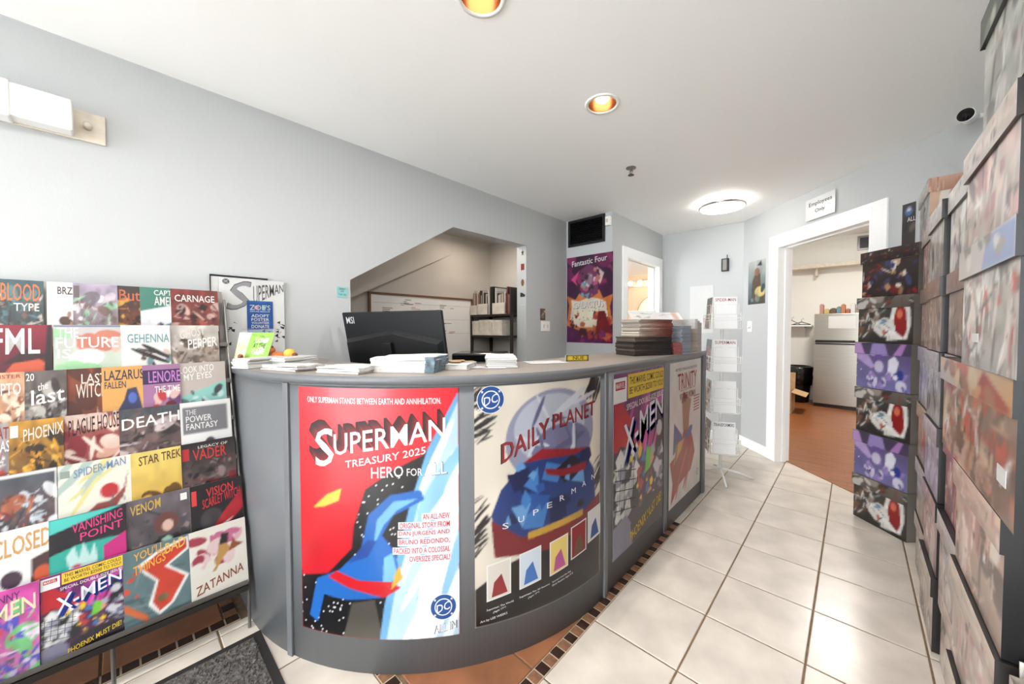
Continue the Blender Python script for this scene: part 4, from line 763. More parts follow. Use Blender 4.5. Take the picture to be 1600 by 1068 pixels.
# top box with the copper lid
tf = Matrix.Translation((1.088, -.96, 0)) @ Matrix.Rotation(0, 4, 'Z')
CPR = [('grad', (214, 170, 140), (226, 190, 166)), ('ell', .42, .55, .34, .42, (244, 232, 220)), ('ell', .5, .6, .2, .24, (206, 150, 120)), ('ell', .62, .66, .07, .09, (120, 66, 50)), ('ell', .1, .0, .3, .34, (240, 228, 216)), ('ell', .1, .0, .2, .24, (170, 110, 86)), ('noise', .05, 6, 3)]
comic_box('copper coloured comic box with pale circles, alone on top of the farthest column', .2, .40, 6*BH+.001, tf, CPR, [('grad', (196, 140, 112), (226, 180, 156)), ('streak', 4, 22, [(236, 206, 190), (190, 130, 104)], .3, .6, (0, 0, 1, 1), 90)], soft(47, (206, 200, 194), GRY), (196, 190, 184))
# open box with bagged comics on backing boards
tf = rtf(1.05, -2.64)
t = thing('open_comic_box', 'open comic box with white backing boards sticking out, by the right picture edge', 'storage box', tf@Vector((.2, .12, 0)), -PI/2)
for k in range(2): pbox('body' if k else 'lower_body', t, (.004, .004, k*BH+.001), (.40, .23, (k+1)*BH-.002), tf, soft(57+k, (222, 190, 170), PNK), None, (200, 186, 170), open_top=bool(k))
for k in range(14):
    yy = .03+k*.026
    c = sheet('bagged_comic', plane_surf(tf@Vector((yy, .02, BH+.01)), tf.to_3x3()@Vector((0, .17, 0)), tf.to_3x3()@Vector((-.05, 0, .30))), 8, 8, soft(k, (232, 226, 218), PNK, 4), None, .004)
    tag(c, 'bagged comic with a white board standing in the open box', 'comic', 'bagged comics in the open box')
# ================================================================== THINGS ON THE COUNTER LEDGE
def pz(px, py, z):
    d = pray(px, py); return Cp+d*((z-Cp.z)/d.z)
def ledge(px, py): return pz(px, py, CH)
def paper_stack(label, px, py, rz, w, d, n, dz, cat='leaflets', mt='paper', top=None, seed=1, group=None, name='leaflet_stack'):
    p = ledge(px, py); p.z = CH+.001; t = thing(name, label, cat, p, math.radians(rz), group); tf = FR[t.name]; R = random.Random(seed)
    for k in range(n):
        a = R.uniform(-.05, .05); ox, oy = R.uniform(-.006, .006), R.uniform(-.006, .006)
        MB(tf @ Matrix.Translation((ox, oy, k*dz)) @ Matrix.Rotation(a, 4, 'Z')).box((-w/2, -d/2, .0003), (w/2, d/2, dz-.0004), .001).build('leaflet', mt, t)
    if top: sheet('cover', plane_surf(tf@Vector((-w/2, -d/2, n*dz)), tf.to_3x3()@Vector((w, 0, 0)), tf.to_3x3()@Vector((0, d, 0))), 16, 16, top, t, .0006)
    return t
paper_stack('stack of white leaflets in front of the green flyer stand', 408, 572.5, 22, .10, .18, 6, .007, seed=2)
paper_stack('stack of white leaflets to the right of the green flyer stand', 458, 570, 28, .10, .18, 5, .008, seed=5)
paper_stack('neat stack of pale leaflets beside the black printer', 783, 571, 48, .13, .20, 6, .008, seed=8)
def newspaper(label, px, py, rz, w, d, h, n, seed, plaid=False):
    p = ledge(px, py); p.z = CH+.001; t = thing('newspaper_pile', label, 'newspapers', p, math.radians(rz)); tf = FR[t.name]; R = random.Random(seed)
    for k in range(n):
        z0, z1 = h*k/n, h*(k+1)/n-.0006; bm = bmesh.new(); bmesh.ops.create_grid(bm, x_segments=14, y_segments=5, size=.5)
        V = []; Fq = []; ox = R.uniform(-.008, .008)
        nx, ny = 14, 6; top = []
        bm.free()
        for s in (0, 1):
            for i in range(nx+1):
                for j in range(ny+1):
                    x, y = (i/nx-.5)*w+ox, (j/ny-.5)*d; fold = max(0, 1-((i/nx)/.12))*.35+max(0, ((j/ny)-.86)/.14)*.0
                    z = (z1 if s else z0); zc = (z0+z1)/2
                    z = z+.003*math.sin(5*i/nx+k*1.3+seed)*(k/n)+ (.004*math.sin(9*j/ny+seed)*(k/n)); z = z+(zc-z)*(fold if s else 0)
                    V.append(tuple(tf@Vector((x, y, z))))
        idx = lambda s, i, j: s*(nx+1)*(ny+1)+i*(ny+1)+j
        for i in range(nx):
            for j in range(ny): Fq += [(idx(1, i, j), idx(1, i+1, j), idx(1, i+1, j+1), idx(1, i, j+1)), (idx(0, i, j), idx(0, i, j+1), idx(0, i+1, j+1), idx(0, i+1, j))]
        for i in range(nx): Fq += [(idx(0, i, 0), idx(0, i+1, 0), idx(1, i+1, 0), idx(1, i, 0)), (idx(0, i+1, ny), idx(0, i, ny), idx(1, i, ny), idx(1, i+1, ny))]
        for j in range(ny): Fq += [(idx(0, 0, j+1), idx(0, 0, j), idx(1, 0, j), idx(1, 0, j+1)), (idx(0, nx, j), idx(0, nx, j+1), idx(1, nx, j+1), idx(1, nx, j))]
        o = mesh_obj('newspaper', V, Fq, 'newsprint', t, smooth=False)
        if plaid:
            MB(tf).box((w*.36+ox, -d*.503, z0), (w*.503+ox, d*.5, z1+.0012)).build('printed_spine', 'plaid', o)
    return t
newspaper('flat pile of newspapers at the left of the monitor', 458, 577, 18, .22, .12, .022, 3, 1)
newspaper('low pile of newspapers beside the plaid edged pile', 548, 581, 24, .20, .13, .026, 3, 3)
newspaper('tall pile of newspapers with dark plaid edges in front of the monitor', 640, 579, 34, .26, .15, .060, 5, 5, True)
p = ledge(707, 575); p.z = CH+.001; t = thing('thick_book', 'thick white book with brown paper scraps on it', 'book', p, math.radians(36)); tf = FR[t.name]
MB(tf).box((-.085, -.07, .003), (.083, .068, .020), .002).build('page_block', 'paper_pages', t)
MB(tf).box((-.088, -.073, 0), (.088, .072, .003), .001).box((-.088, -.073, .020), (.088, .072, .023), .001).box((-.088, .069, .002), (.088, .072, .021), .001).build('cover', 'paper', t)
R = random.Random(2)
for k in range(4):
    x, y = R.uniform(-.05, .05), R.uniform(-.02, .05)
    o = MB(tf @ Matrix.Translation((x, y, .0245+k*.002)) @ Matrix.Rotation(R.uniform(0, 3), 4, 'Z')).box((-.035, -.02, 0), (.035, .02, .0015), .0005).build('paper_scrap', 'cardboard')
    tag(o, 'scrap of brown paper lying on the thick white book', 'paper scrap', 'paper scraps on the book')
for k, (px, py, rz, w_, d_, lab) in enumerate([(500, 573, 10, .2, .15, 'loose newspaper sheet lying behind the low newspaper piles'), (852, 566, 60, .2, .14, 'loose white sheet lying at the bend of the ledge'), (765, 574, 40, .15, .1, 'loose leaflet under the pale leaflet stack'), (676, 571, 30, .10, .08, 'small card beside the plaid edged newspapers')]):
    p = ledge(px, py); p.z = CH+.0005+.0006*k
    o = MB(Matrix.Translation(p) @ Matrix.Rotation(math.radians(rz), 4, 'Z')).box((-w_/2, -d_/2, 0), (w_/2, d_/2, .0014), .0004).build('loose_sheet', 'newsprint'); tag(o, lab, 'paper')
# acrylic stand with the green flyer, and small figures around it
p = ledge(393, 570); p.z = CH; rz = math.radians(38); t = thing('flyer_stand', 'clear acrylic stand holding a bright green flyer at the counter end', 'flyer stand', p, rz); tf = FR[t.name]
MB(tf).box((-.085, -.03, 0), (.085, .05, .003), .001).build('base', 'clear', t)
MB(tf).add([(-.085, -.003, 0), (.085, -.003, 0), (.085, .045, .17), (-.085, .045, .17), (-.085, 0, 0), (.085, 0, 0), (.085, .048, .17), (-.085, .048, .17)], [(0, 1, 2, 3), (7, 6, 5, 4), (0, 4, 5, 1), (1, 5, 6, 2), (2, 6, 7, 3), (3, 7, 4, 0)]).build('back', 'clear', t)
GF = [('bg', (150, 206, 76)), ('blobs', 3, 14, [(236, 240, 226), (170, 220, 96)], .06, .12, (.25, .2, .75, .8)), ('streak', 5, 12, [(60, 110, 40), (90, 150, 50)], .06, .12, (.2, .6, .8, .95)), ('streak', 6, 5, [(226, 200, 70)], .06, .1, (.1, .02, .9, .14))]
sf = plane_surf(tf@Vector((-.03, -.012, .022)), tf.to_3x3()@Vector((.115, 0, 0)), tf.to_3x3()@Vector((.012, .04, .13)))
c = sheet('flyer', sf, 30, 36, GF, None, .001); tag(c, 'bright green flyer with white lettering leaning in the acrylic stand', 'flyer')
lettering('lettering', sf, [('LOVE', (.28, .64, .8, .78), (250, 250, 244), dict(layer=2)), ('AT THE', (.24, .44, .78, .60), (60, 70, 50), dict(layer=2)), ('GAME', (.26, .22, .8, .40), (250, 250, 244), dict(layer=2))], c, .0016)
sf = plane_surf(tf@Vector((-.085, -.006, .012)), tf.to_3x3()@Vector((.075, 0, 0)), tf.to_3x3()@Vector((0, .04, .14)))
c = sheet('flyer', sf, 12, 20, [('grad', (226, 180, 90), (240, 238, 234)), ('blobs', 3, 5, [(200, 120, 60), (236, 226, 200)], .06, .14, (0, 0, 1, .4))], None, .001); tag(c, 'white and yellow flyer behind the green one in the stand', 'flyer')
def figure(label, px, py, s, m1, m2):
    p = ledge(px, py); p.z = CH; t = thing('toy_figure', label, 'toy', p)
    MB().ball((p.x, p.y, CH+.02*s), .018*s, .014*s, .021*s).build('body', m1, t, True)
    MB().ball((p.x, p.y, CH+.052*s), .015*s, .014*s, .015*s).build('head', m2, t, True)
    for a in (-1, 1):
        MB().tube([(p.x+a*.012*s, p.y, CH+.03*s), (p.x+a*.026*s, p.y-.006*s, CH+.018*s)], [.006*s, .004*s], 8).build('arm', m1, t, True)
        MB().tube([(p.x+a*.008*s, p.y, CH+.012*s), (p.x+a*.011*s, p.y-.014*s, CH+.003*s)], [.006*s, .005*s], 8).build('foot', m2, t, True)
        MB().ball((p.x+a*.011*s, p.y, CH+.064*s), .005*s).build('ear', m1, t, True)
figure('small orange toy figure left of the white leaflets', 376, 571, .8, 'orange_plush', 'brown_leather')
figure('tiny dark red toy figure behind the green flyer', 424, 568, 1.3, 'brown_leather', 'orange_plush')
p = ledge(442, 568); p.z = CH; t = thing('plush_toy', 'orange and yellow plush toy lying behind the leaflets', 'toy', p)
MB().ball((p.x-.01, p.y-.02, CH+.03), .045, .04, .03).build('body', 'orange_plush', t, True)
MB().ball((p.x+.035, p.y+.02, CH+.05), .026, .026, .024).build('head', 'yellow_plush', t, True)
MB().ball((p.x+.06, p.y+.035, CH+.045), .014, .012, .010).build('muzzle', 'brown_leather', t, True)
MB().tube([(p.x+.03, p.y+.03, CH+.03), (p.x+.07, p.y+.06, CH+.012)], [.012, .008], 8).build('paw', 'brown_leather', t, True)
# tall stacks of magazines at the far end of the ledge
def magazine(name, tf, w, d, h, c1, c2, label, group, spine=(200, 120, 116)):
    """d: along local x (fore edge seen), spine at +x"""
    V = []; Fc = []; Cs = []
    n = 8; R = random.Random(int(h*1e6)+len(label)+int(tf[2][3]*1e4)); j0 = R.uniform(-.003, .003)
    for i in range(n+1):
        x = -w/2+w*i/n+j0; t = i/n; c = lin(np.array(c1)*(1-t)+np.array(c2)*t if callable(c1) is False else c1(t))*(.75+.5*R.random())
        zz = 0
        for y, z in ((-d/2, 0), (d/2, 0), (d/2, h), (-d/2, h)): V.append(tuple(tf@Vector((x, y, z+zz)))); Cs.append(c)
    for i in range(n):
        a, b = 4*i, 4*i+4
        for k in range(4): Fc.append((a+k, b+k, b+(k+1) % 4, a+(k+1) % 4))
    Fc += [(0, 3, 2, 1)[::-1], (4*n, 4*n+1, 4*n+2, 4*n+3)]
    o = mesh_obj(name, V, Fc, 'print_gloss', None, np.clip(np.array(Cs), 0, 1)); tag(o, label, 'magazine', group)
    return o
base = Vector((-.19, -1.28, CH+.001)); rz = math.radians(58)
def stack(cx, cy, z, n, h, w, d, cf, label, rz, sway=.004, seed=1):
    R = random.Random(seed); z0 = z
    for k in range(n):
        tf = Matrix.Translation((cx+R.uniform(-sway, sway), cy+R.uniform(-sway, sway), z0)) @ Matrix.Rotation(rz+R.uniform(-.03, .03), 4, 'Z')
        c1, c2 = cf(R); magazine('magazine', tf, w, d, h-.0006, c1, c2, label, label.split(' in ')[-1]); z0 += h
    return z0
pa, pb = ledge(1000, 562), ledge(1090, 553)
rz = math.radians(66)
z = stack(-.205, -1.53, CH+.001, 12, .0098, .30, .18, lambda R: (tuple(np.array((74, 64, 56))*R.uniform(.6, 1.6)), (46, 42, 42)), 'black and brown magazine in the lower half of the left ledge stack', rz, seed=2)
z = stack(-.19, -1.51, z, 14, .0078, .27, .17, lambda R: (tuple(np.array((214, 200, 184))*R.uniform(.75, 1.1)), (116, 44, 36)), 'cream and maroon magazine in the upper half of the left ledge stack', rz, seed=4)
z1 = stack(-.12, -1.33, CH+.001, 8, .0098, .17, .07, lambda R: ((186, 110, 106), tuple(np.array((196, 120, 116))*R.uniform(.85, 1.1))), 'pink magazine in the narrow stack', rz+PI/2, seed=5)
z2 = stack(-.105, -1.245, CH+.001, 19, .0098, .20, .085, lambda R: ((150, 156, 166), tuple(np.array((176, 182, 192))*R.uniform(.8, 1.1))), 'grey magazine in the middle ledge stack', rz+PI/2, seed=6)
z3 = stack(-.095, -1.145, CH+.001, 17, .0098, .20, .085, lambda R: ((196, 184, 170), tuple(np.array((214, 204, 192))*R.uniform(.85, 1.08))), 'beige magazine in the right ledge stack', rz+PI/2, seed=8)
for k in range(3):
    tf = Matrix.Translation((-.10, -1.065+k*.042, CH+.001)) @ Matrix.Rotation(rz+PI/2, 4, 'Z')
    o = MB(tf).box((-.10, -.016, 0), (.10, .016, .235-.012*k), .003).build('folded_newspaper', 'newsprint'); tag(o, 'folded newspaper standing upright at the far end of the ledge', 'newspaper', 'upright newspapers on the ledge')
s = plane_surf((-.27, -1.56, z+.002), Vector((.13, .16, .0)), Vector((-.06, .05, .06)))
c = sheet('leaflet', s, 20, 20, [('bg', (240, 238, 232)), ('streak', 5, 10, [(40, 38, 38), (110, 80, 60)], .06, .16, (.2, .2, .8, .8))], None, .001); tag(c, 'white leaflet with black brush marks on top of the magazines', 'leaflet')
s = plane_surf((-.19, -1.38, z+.002), Vector((.13, .16, .0)), Vector((-.05, .05, .05)))
c = sheet('leaflet', s, 20, 20, [('bg', (234, 232, 228)), ('streak', 9, 20, [(120, 118, 116), (170, 168, 166), (250, 250, 250)], .06, .16), ('poly', [(.7, 0), (.9, 0), (.9, 1), (.7, 1)], (206, 150, 120))], None, .001); tag(c, 'grey scribbled leaflet on top of the grey magazines', 'leaflet')
# yellow and black item behind the ledge
p = Vector((-.62, -1.72, CH+.0)); 
o = sheet('yellow_sign', plane_surf(pz(883, 564, CH), pz(918, 563, CH)-pz(883, 564, CH), (0, 0, .032)), 20, 8, [('bg', (30, 28, 24)), ('poly', rect(.06, .14, .94, .86), (226, 196, 60))], None, .012); tag(o, 'small yellow and black sign lying at the back of the ledge', 'sign')
lettering('lettering', plane_surf(pz(883, 564, CH), pz(918, 563, CH)-pz(883, 564, CH), (0, 0, .032)), [('NUE', (.3, .25, .8, .8), (30, 28, 24), {})], o, .0125)
# clear brochure holder standing on the ledge end
p = Vector((-.28, -.90, CH)); t = thing('brochure_holder', 'clear brochure holder with a white card at the ledge end', 'brochure holder', p); tf = Matrix.Translation(p) @ Matrix.Rotation(math.radians(30), 4, 'Z')
MB(tf).box((-.06, 0, 0), (.06, .003, .30)).box((-.06, -.04, 0), (.06, -.037, .09)).box((-.06, -.04, 0), (.06, .003, .003)).build('holder', 'clear', t)
MB(tf).box((-.055, -.004, .004), (.055, -.001, .29)).build('card', 'paper', t)
# ================================================================== MONITOR, DESK AND PRINTER
dk = thing('desk', 'dark desk behind the counter', 'desk', (-1.25, -2.5, 0))
MB().box((-1.50, -2.98, .72), (-.80, -1.6, .75), .004).build('top', 'dark_wood', dk)
for x, y in ((-1.46, -2.6), (-.84, -2.6), (-1.46, -1.64), (-.84, -1.64)): MB().box((x-.025, y-.025, 0), (x+.025, y+.025, .72)).build('leg', 'metal_dark', dk)
A, B = Vector((-1.44, -2.885, 0)), Vector((-.765, -2.665, 0)); ctr = (A+B)/2; dirv = (B-A); wid = dirv.length; ang = math.atan2(dirv.y, dirv.x)
t = thing('computer_monitor', 'black computer monitor seen from behind, standing inside the counter', 'monitor', (ctr.x, ctr.y+.0, .75), ang); tf = FR[t.name]
ti = Matrix.Rotation(math.radians(11), 4, 'X')
tb = tf @ Matrix.Translation((0, .02, .285)) @ ti
hw = wid/2
def mon(mb, z0, z1, y0, y1, x0=None, x1=None, top=0, bev=.006):
    return mb.box((x0 if x0 is not None else -hw, y0, z0), (x1 if x1 is not None else hw, y1, z1), bev)
mon(MB(tb), 0, .325, 0, .018).build('back_shell', 'black_satin', t)
MB(tb).add([(-hw+.01, 0, .0), (hw-.01, 0, .0), (hw-.01, 0, .17), (.03, 0, .225), (-hw+.01, 0, .17), (-hw+.03, -.025, .0), (hw-.03, -.025, .0), (hw-.03, -.025, .15), (.03, -.025, .205), (-hw+.03, -.025, .15)], [(5, 6, 7, 8, 9), (0, 1, 6, 5), (1, 2, 7, 6), (2, 3, 8, 7), (3, 4, 9, 8), (4, 0, 5, 9)]).build('raised_panel', 'black_plastic', t)
mon(MB(tb), .004, .321, .018, .021, -hw+.004, hw-.004, 0, 0).build('screen', 'black_gloss', t)
MB(tb).box((-.03, -.05, -.1), (.03, -.026, .16), .004).build('neck', 'black_plastic', t)
MB(tf).box((-.13, -.14, 0), (.13, .06, .012), .004).build('stand_base', 'black_plastic', t)
MB(tf).box((-.03, -.06, .01), (.03, -.02, .30), .004).build('stand_post', 'black_plastic', t)
lettering('maker_lettering', plane_surf(tb@Vector((-hw+.03, -.0005, .255)), tb.to_3x3()@Vector((.1, 0, 0)), tb.to_3x3()@Vector((0, 0, .05))), [('MSI', (0, .1, .62, .9), (236, 238, 240), dict(bold=.018))], t, .0006)
t = thing('printer', 'black printer standing on the desk beside the monitor', 'printer', (-1.25, -2.0, .75), math.radians(40)); tf = FR[t.name]
MB(tf).box((-.2, -.16, 0), (.2, .16, .28), .015).build('body', 'black_plastic', t)
MB(tf).box((-.19, -.15, .28), (.19, .15, .335), .012).build('scanner_lid', 'black_gloss', t)
MB(tf).box((-.15, -.26, .05), (.15, -.155, .065), .004).build('paper_tray', 'black_plastic', t)
# ================================================================== ALCOVE
t = thing('whiteboard', 'white board in a brown frame hanging in the alcove', 'whiteboard', (AX, -1.8, 1.0))
y0, y1, z0, z1 = -2.35, -1.25, .86, 1.56
MB().box((AX, y0, z0), (AX+.012, y1, z1)).build('surface', 'whiteboard', t)
for a, b in (((y0-.02, z0-.02), (y1+.02, z0)), ((y0-.02, z1), (y1+.02, z1+.02)), ((y0-.02, z0), (y0, z1)), ((y1, z0), (y1+.02, z1))): MB().box((AX, a[0], a[1]), (AX+.022, b[0], b[1]), .002).build('frame_bar', 'wood_frame', t)
sw = plane_surf((AX+.012, y0, z0), (0, y1-y0, 0), (0, 0, z1-z0))
it = []; R = random.Random(4)
for k in range(26):
    u, v = R.uniform(.04, .9), R.uniform(.5, .95); c = [(190, 90, 90), (70, 70, 76), (60, 60, 66)][R.randrange(3)]
    for q in range(R.randint(1, 3)): it.append((None, None, c, dict(poly=rect(u, v-q*.02, u+R.uniform(.03, .09), v-q*.02+.007))))
for v in (.9, .7, .5): it.append((None, None, (190, 190, 190), dict(poly=rect(.02, v, .98, v+.003))))
lettering('handwriting', sw, it, t, .0005)
t = thing('added_alcove_lamp', 'small unseen lamp added under the alcove ceiling to brighten it, hidden by the wall above the opening', 'lamp', (-1.9, -1.55, 2.22))  # unseen lamp, added to give the alcove warm light
MB().lathe((-1.9, -1.55, 2.22), [(.07, 0), (.07, -.02), (.05, -.035), (0, -.04)], 24).build('diffuser', 'led', t, True)
area('alcove_fill', (-1.9, -1.45, 2.17), .12, 1.2, (1, .85, .7), parent=t)
t = thing('shelf_unit', 'black metal shelf unit in the right corner of the alcove', 'shelf', (-1.95, -1.1, 0))
for z in (.75, 1.17, 1.385): MB().box((-2.28, -1.26, z), (-1.66, -.96, z+.02), .003).build('shelf', 'metal_dark', t)
for x, y in ((-2.27, -1.25), (-1.67, -1.25), (-2.27, -.97), (-1.67, -.97)): MB().box((x-.012, y-.012, 0), (x+.012, y+.012, 1.42)).build('post', 'metal_dark', t)
R = random.Random(11); x = -2.26; pal = [(230, 226, 220), (60, 54, 52), (150, 110, 90), (210, 200, 190), (110, 50, 56), (90, 80, 74), (236, 232, 226), (180, 150, 120)]; k = 0
nm = ['white', 'black', 'tan', 'cream', 'maroon', 'grey brown', 'bright white', 'sand']
while x < -1.70:
    w_ = R.uniform(.010, .022); h_ = R.uniform(.19, .27); ci = R.randrange(8)
    if -2.01 < x < -1.93: x += .08; continue
    V = MB().box((x, -1.235, 1.406), (x+w_-.001, -1.03, 1.406+h_)); o = mesh_obj('magazine', V.V, V.F, 'print_matt', None, np.tile(lin(pal[ci]), (8, 1)))
    tag(o, '%s magazine standing on the top shelf of the alcove' % nm[ci], 'magazine', 'magazines on the alcove shelf'); x += w_; k += 1
o = MB().box((-1.985, -1.245, 1.406), (-1.935, -1.0, 1.69), .003).build('black_binder', 'black_plastic'); tag(o, 'tall black binder standing between the shelved magazines', 'binder')
for k, (a, b, z, h_) in enumerate([(-2.27, -2.17, 1.406, .1), (-2.15, -2.0, 1.406, .11), (-1.92, -1.75, 1.406, .11)]):
    t = thing('file_tray', 'cream file tray %s on the top shelf' % ['at the left end', 'in front of the maroon magazines', 'right of the black binder'][k], 'file tray', ((a+b)/2, -1.25, z)); MB().box((a, -1.275, z), (b, -1.262, z+h_), .002).build('front', 'cream_card', t); MB().box((a, -1.262, z), (b, -1.24, z+.004)).build('base', 'cream_card', t)
for k, (a, b, h_) in enumerate([(-2.27, -2.15, .15), (-2.145, -1.95, .16), (-1.945, -1.80, .155)]):
    t = thing('card_box', 'cream cardboard box on the middle shelf, %s' % ['first from the left', 'with torn tape', 'third from the left'][k], 'box', ((a+b)/2, -1.12, 1.19)); MB().box((a, -1.255, 1.191), (b, -1.0, 1.191+h_-.03), .003).build('body', 'cream_card', t); MB().box((a-.003, -1.258, 1.191+h_-.03), (b+.003, -1.0, 1.191+h_), .003).build('lid', 'cream_card', t)
STK = [((40, 38, 42), 'black figure shaped'), ((150, 40, 46), 'dark red square'), ((150, 100, 50), 'brown oval'), ((50, 60, 70), 'dark slate'), ((236, 236, 236), 'small white')]
for k, (c, nm_) in enumerate(STK):
    z = 1.985-[0, .135, .285, .40, .5][k]; x = XL-.045
    poly = [circ(x, z, .02, .035, 10, True), rect(x-.022, z-.03, x+.022, z+.03), circ(x, z, .02, .034, 14), [(x-.03, z-.02), (x+.03, z-.02), (x+.03, z), (x-.01, z+.02), (x-.03, z+.02)], rect(x-.03, z-.006, x+.03, z+.006)][k]
    V = [(p[0], AY2-.0002, p[1]) for p in poly]+[(p[0], AY2-.0012, p[1]) for p in poly]; n = len(poly)
    o = mesh_obj('sticker', V, [list(range(n)), list(range(n, 2*n))[::-1]]+[(i, i+n, (i+1) % n+n, (i+1) % n) for i in range(n)], 'print_matt', None, np.tile(lin(c), (2*n, 1))); tag(o, nm_+' sticker on the alcove side', 'sticker')
# ================================================================== LEFT WALL
s = plane_surf((XL+.004, -3.5, 1.10), (0, .235, 0), (0, 0, .426))
o = sheet('framed_print', s, 4, 4, [('bg', (236, 236, 234))], None, .006); tag(o, 'white print in a thin black frame, half hidden behind the sketch cover', 'print')
for a, b in (((0, .98), (1, 1)), ((0, 0), (.015, 1))): MB().box((XL+.003, -3.5+.235*a[0], 1.10+.426*a[1]), (XL+.012, -3.5+.235*b[0], 1.10+.426*b[1])).build('frame_bar', 'black_plastic', o)
s = plane_surf((XL+.014, -3.468, 1.085), (0, .274, 0), (0, 0, .43))
o = sheet('sketch_cover_poster', s, 20, 20, [('bg', (240, 240, 238)), ('noise', .02, 5, 3)], None, .004); tag(o, 'white blank cover poster with grey lettering and signatures on the left wall', 'poster')
it = [('S', (.13, .64, .46, .96), (80, 80, 84), dict(slope=.05, shear=.3)), ('S', (.14, .65, .45, .95), (158, 158, 162), dict(slope=.05, shear=.3, layer=2)), ('UPERMAN', (.50, .72, .99, .95), (96, 96, 100), dict(taper=.6, slope=.06)), (None, None, (90, 90, 96), dict(poly=circ(.10, .955, .05, .03))), ('DC', (.07, .94, .13, .97), (240, 240, 240), dict(layer=3))]
R = random.Random(6)
for k in range(26):
    u, v = R.choice([R.uniform(.0, .2), R.uniform(.8, .95)]), R.uniform(.22, .5); it.append((None, None, (60, 60, 64), dict(poly=[(u, v), (u+.05, v+R.uniform(-.03, .03)), (u+.055, v+R.uniform(-.02, .04)), (u+.01, v+.008)])))
lettering('lettering', s, it, o, .0045)
s = plane_surf((XL+.020, -3.36, 1.235), (0, .112, 0), (0, 0, .17))
o = sheet('charity_card', s, 24, 30, [('bg', (40, 92, 166)), ('poly', rect(0, .97, 1, 1), (80, 130, 200)), ('noise', .1, 6, 2)], None, .003); tag(o, 'blue charity card with white lettering hanging on the sketch poster', 'card')
lettering('lettering', s, [('ZOE\'S', (.10, .72, .9, .88), (206, 226, 220), dict(layer=2)), ('HOUSE RESCUE', (.12, .66, .88, .695), WHT, {}), ('ADOPT', (.16, .50, .84, .59), WHT, {}), ('FOSTER', (.16, .39, .84, .475), WHT, {}), ('VOLUNTEER', (.16, .30, .84, .365), WHT, {}), ('DONATE', (.16, .17, .84, .27), WHT, {}), (None, None, (236, 140, 160), dict(poly=circ(.36, .8, .09, .06), layer=1)), (None, None, (140, 206, 200), dict(poly=circ(.65, .8, .08, .05), layer=1))], o, .0035)
s = plane_surf((XL+.001, -2.915, 1.45), (0, .063, 0), (0, 0, .066))
o = sheet('sticky_note', s, 4, 4, [('bg', (166, 228, 226))], None, .001); tag(o, 'pale turquoise sticky note beside the alcove', 'sticky note')
lettering('handwriting', s, [('BUNNY', (.25, .72, .8, .88), (50, 90, 100), {}), ('OFF', (.35, .52, .65, .66), (50, 90, 100), {}), ('TOP 1X2', (.15, .2, .85, .36), (50, 90, 100), {})], o, .0013)
t = thing('wall_outlet', 'white power outlet on the wall right of the alcove', 'outlet', (XL, -.92, 1.235))
MB().box((XL, -.985, 1.232), (XL+.006, -.845, 1.335), .002).build('plate', 'white_plastic', t)
for y in (-.945, -.885): MB().box((XL+.006, y-.008, 1.265), (XL+.0075, y+.008, 1.30)).build('socket', 'cream_card', t)
o = sheet('photo_card', plane_surf((XL+.001, -1.0, 1.345), (0, .08, 0), (0, 0, .115)), 14, 18, mixops(5, (120, 96, 70), [(60, 50, 44), (206, 196, 186), (150, 120, 70)], (70, 60, 54)), None, .002); tag(o, 'small brown picture card above the power outlet', 'card')
o = sheet('note_card', plane_surf((XL+.001, -.915, 1.35), (0, .055, 0), (0, 0, .08)), 4, 4, [('bg', (226, 218, 208))], None, .001); tag(o, 'small cream card beside the brown picture card', 'card')
# ================================================================== VENT WALL
t = thing('air_vent', 'black louvred air vent high on the wall above the purple poster', 'vent', (-1.27, -.55, 2.12))
x0, x1, z0, z1 = -1.49, -1.048, 2.125, 2.40
MB().box((x0+.02, -.5515, z0+.02), (x1-.02, -.5505, z1-.02)).build('backing', 'black_gloss', t)
for a, b in (((x0, z0), (x1, z0+.025)), ((x0, z1-.025), (x1, z1)), ((x0, z0+.025), (x0+.025, z1-.025)), ((x1-.025, z0+.025), (x1, z1-.025))): MB().box((a[0], -.57, a[1]), (b[0], -.551, b[1]), .002).build('frame_bar', 'vent_black', t)
for k in range(15):
    z = z0+.032+k*.0148; MB().add([(x0+.025, -.567, z), (x1-.025, -.567, z), (x1-.025, -.553, z+.011), (x0+.025, -.553, z+.011), (x0+.025, -.567, z+.0015), (x1-.025, -.567, z+.0015), (x1-.025, -.553, z+.0125), (x0+.025, -.553, z+.0125)], [(0, 3, 2, 1), (4, 5, 6, 7), (0, 1, 5, 4), (2, 3, 7, 6), (1, 2, 6, 5), (3, 0, 4, 7)]).build('slat', 'vent_black', t)
t = thing('wall_sensor', 'small white sensor on the wall beside the air vent', 'sensor', (-1.0, -.55, 2.27))
MB().box((-1.035, -.585, 2.27), (-.975, -.55, 2.36), .006).build('body', 'white_plastic', t); MB().box((-1.025, -.5865, 2.30), (-1.0, -.585, 2.335)).build('window', 'cream_card', t)
s = plane_surf((-1.513, -.5515, 1.112), (.553, 0, 0), (0, 0, .905))
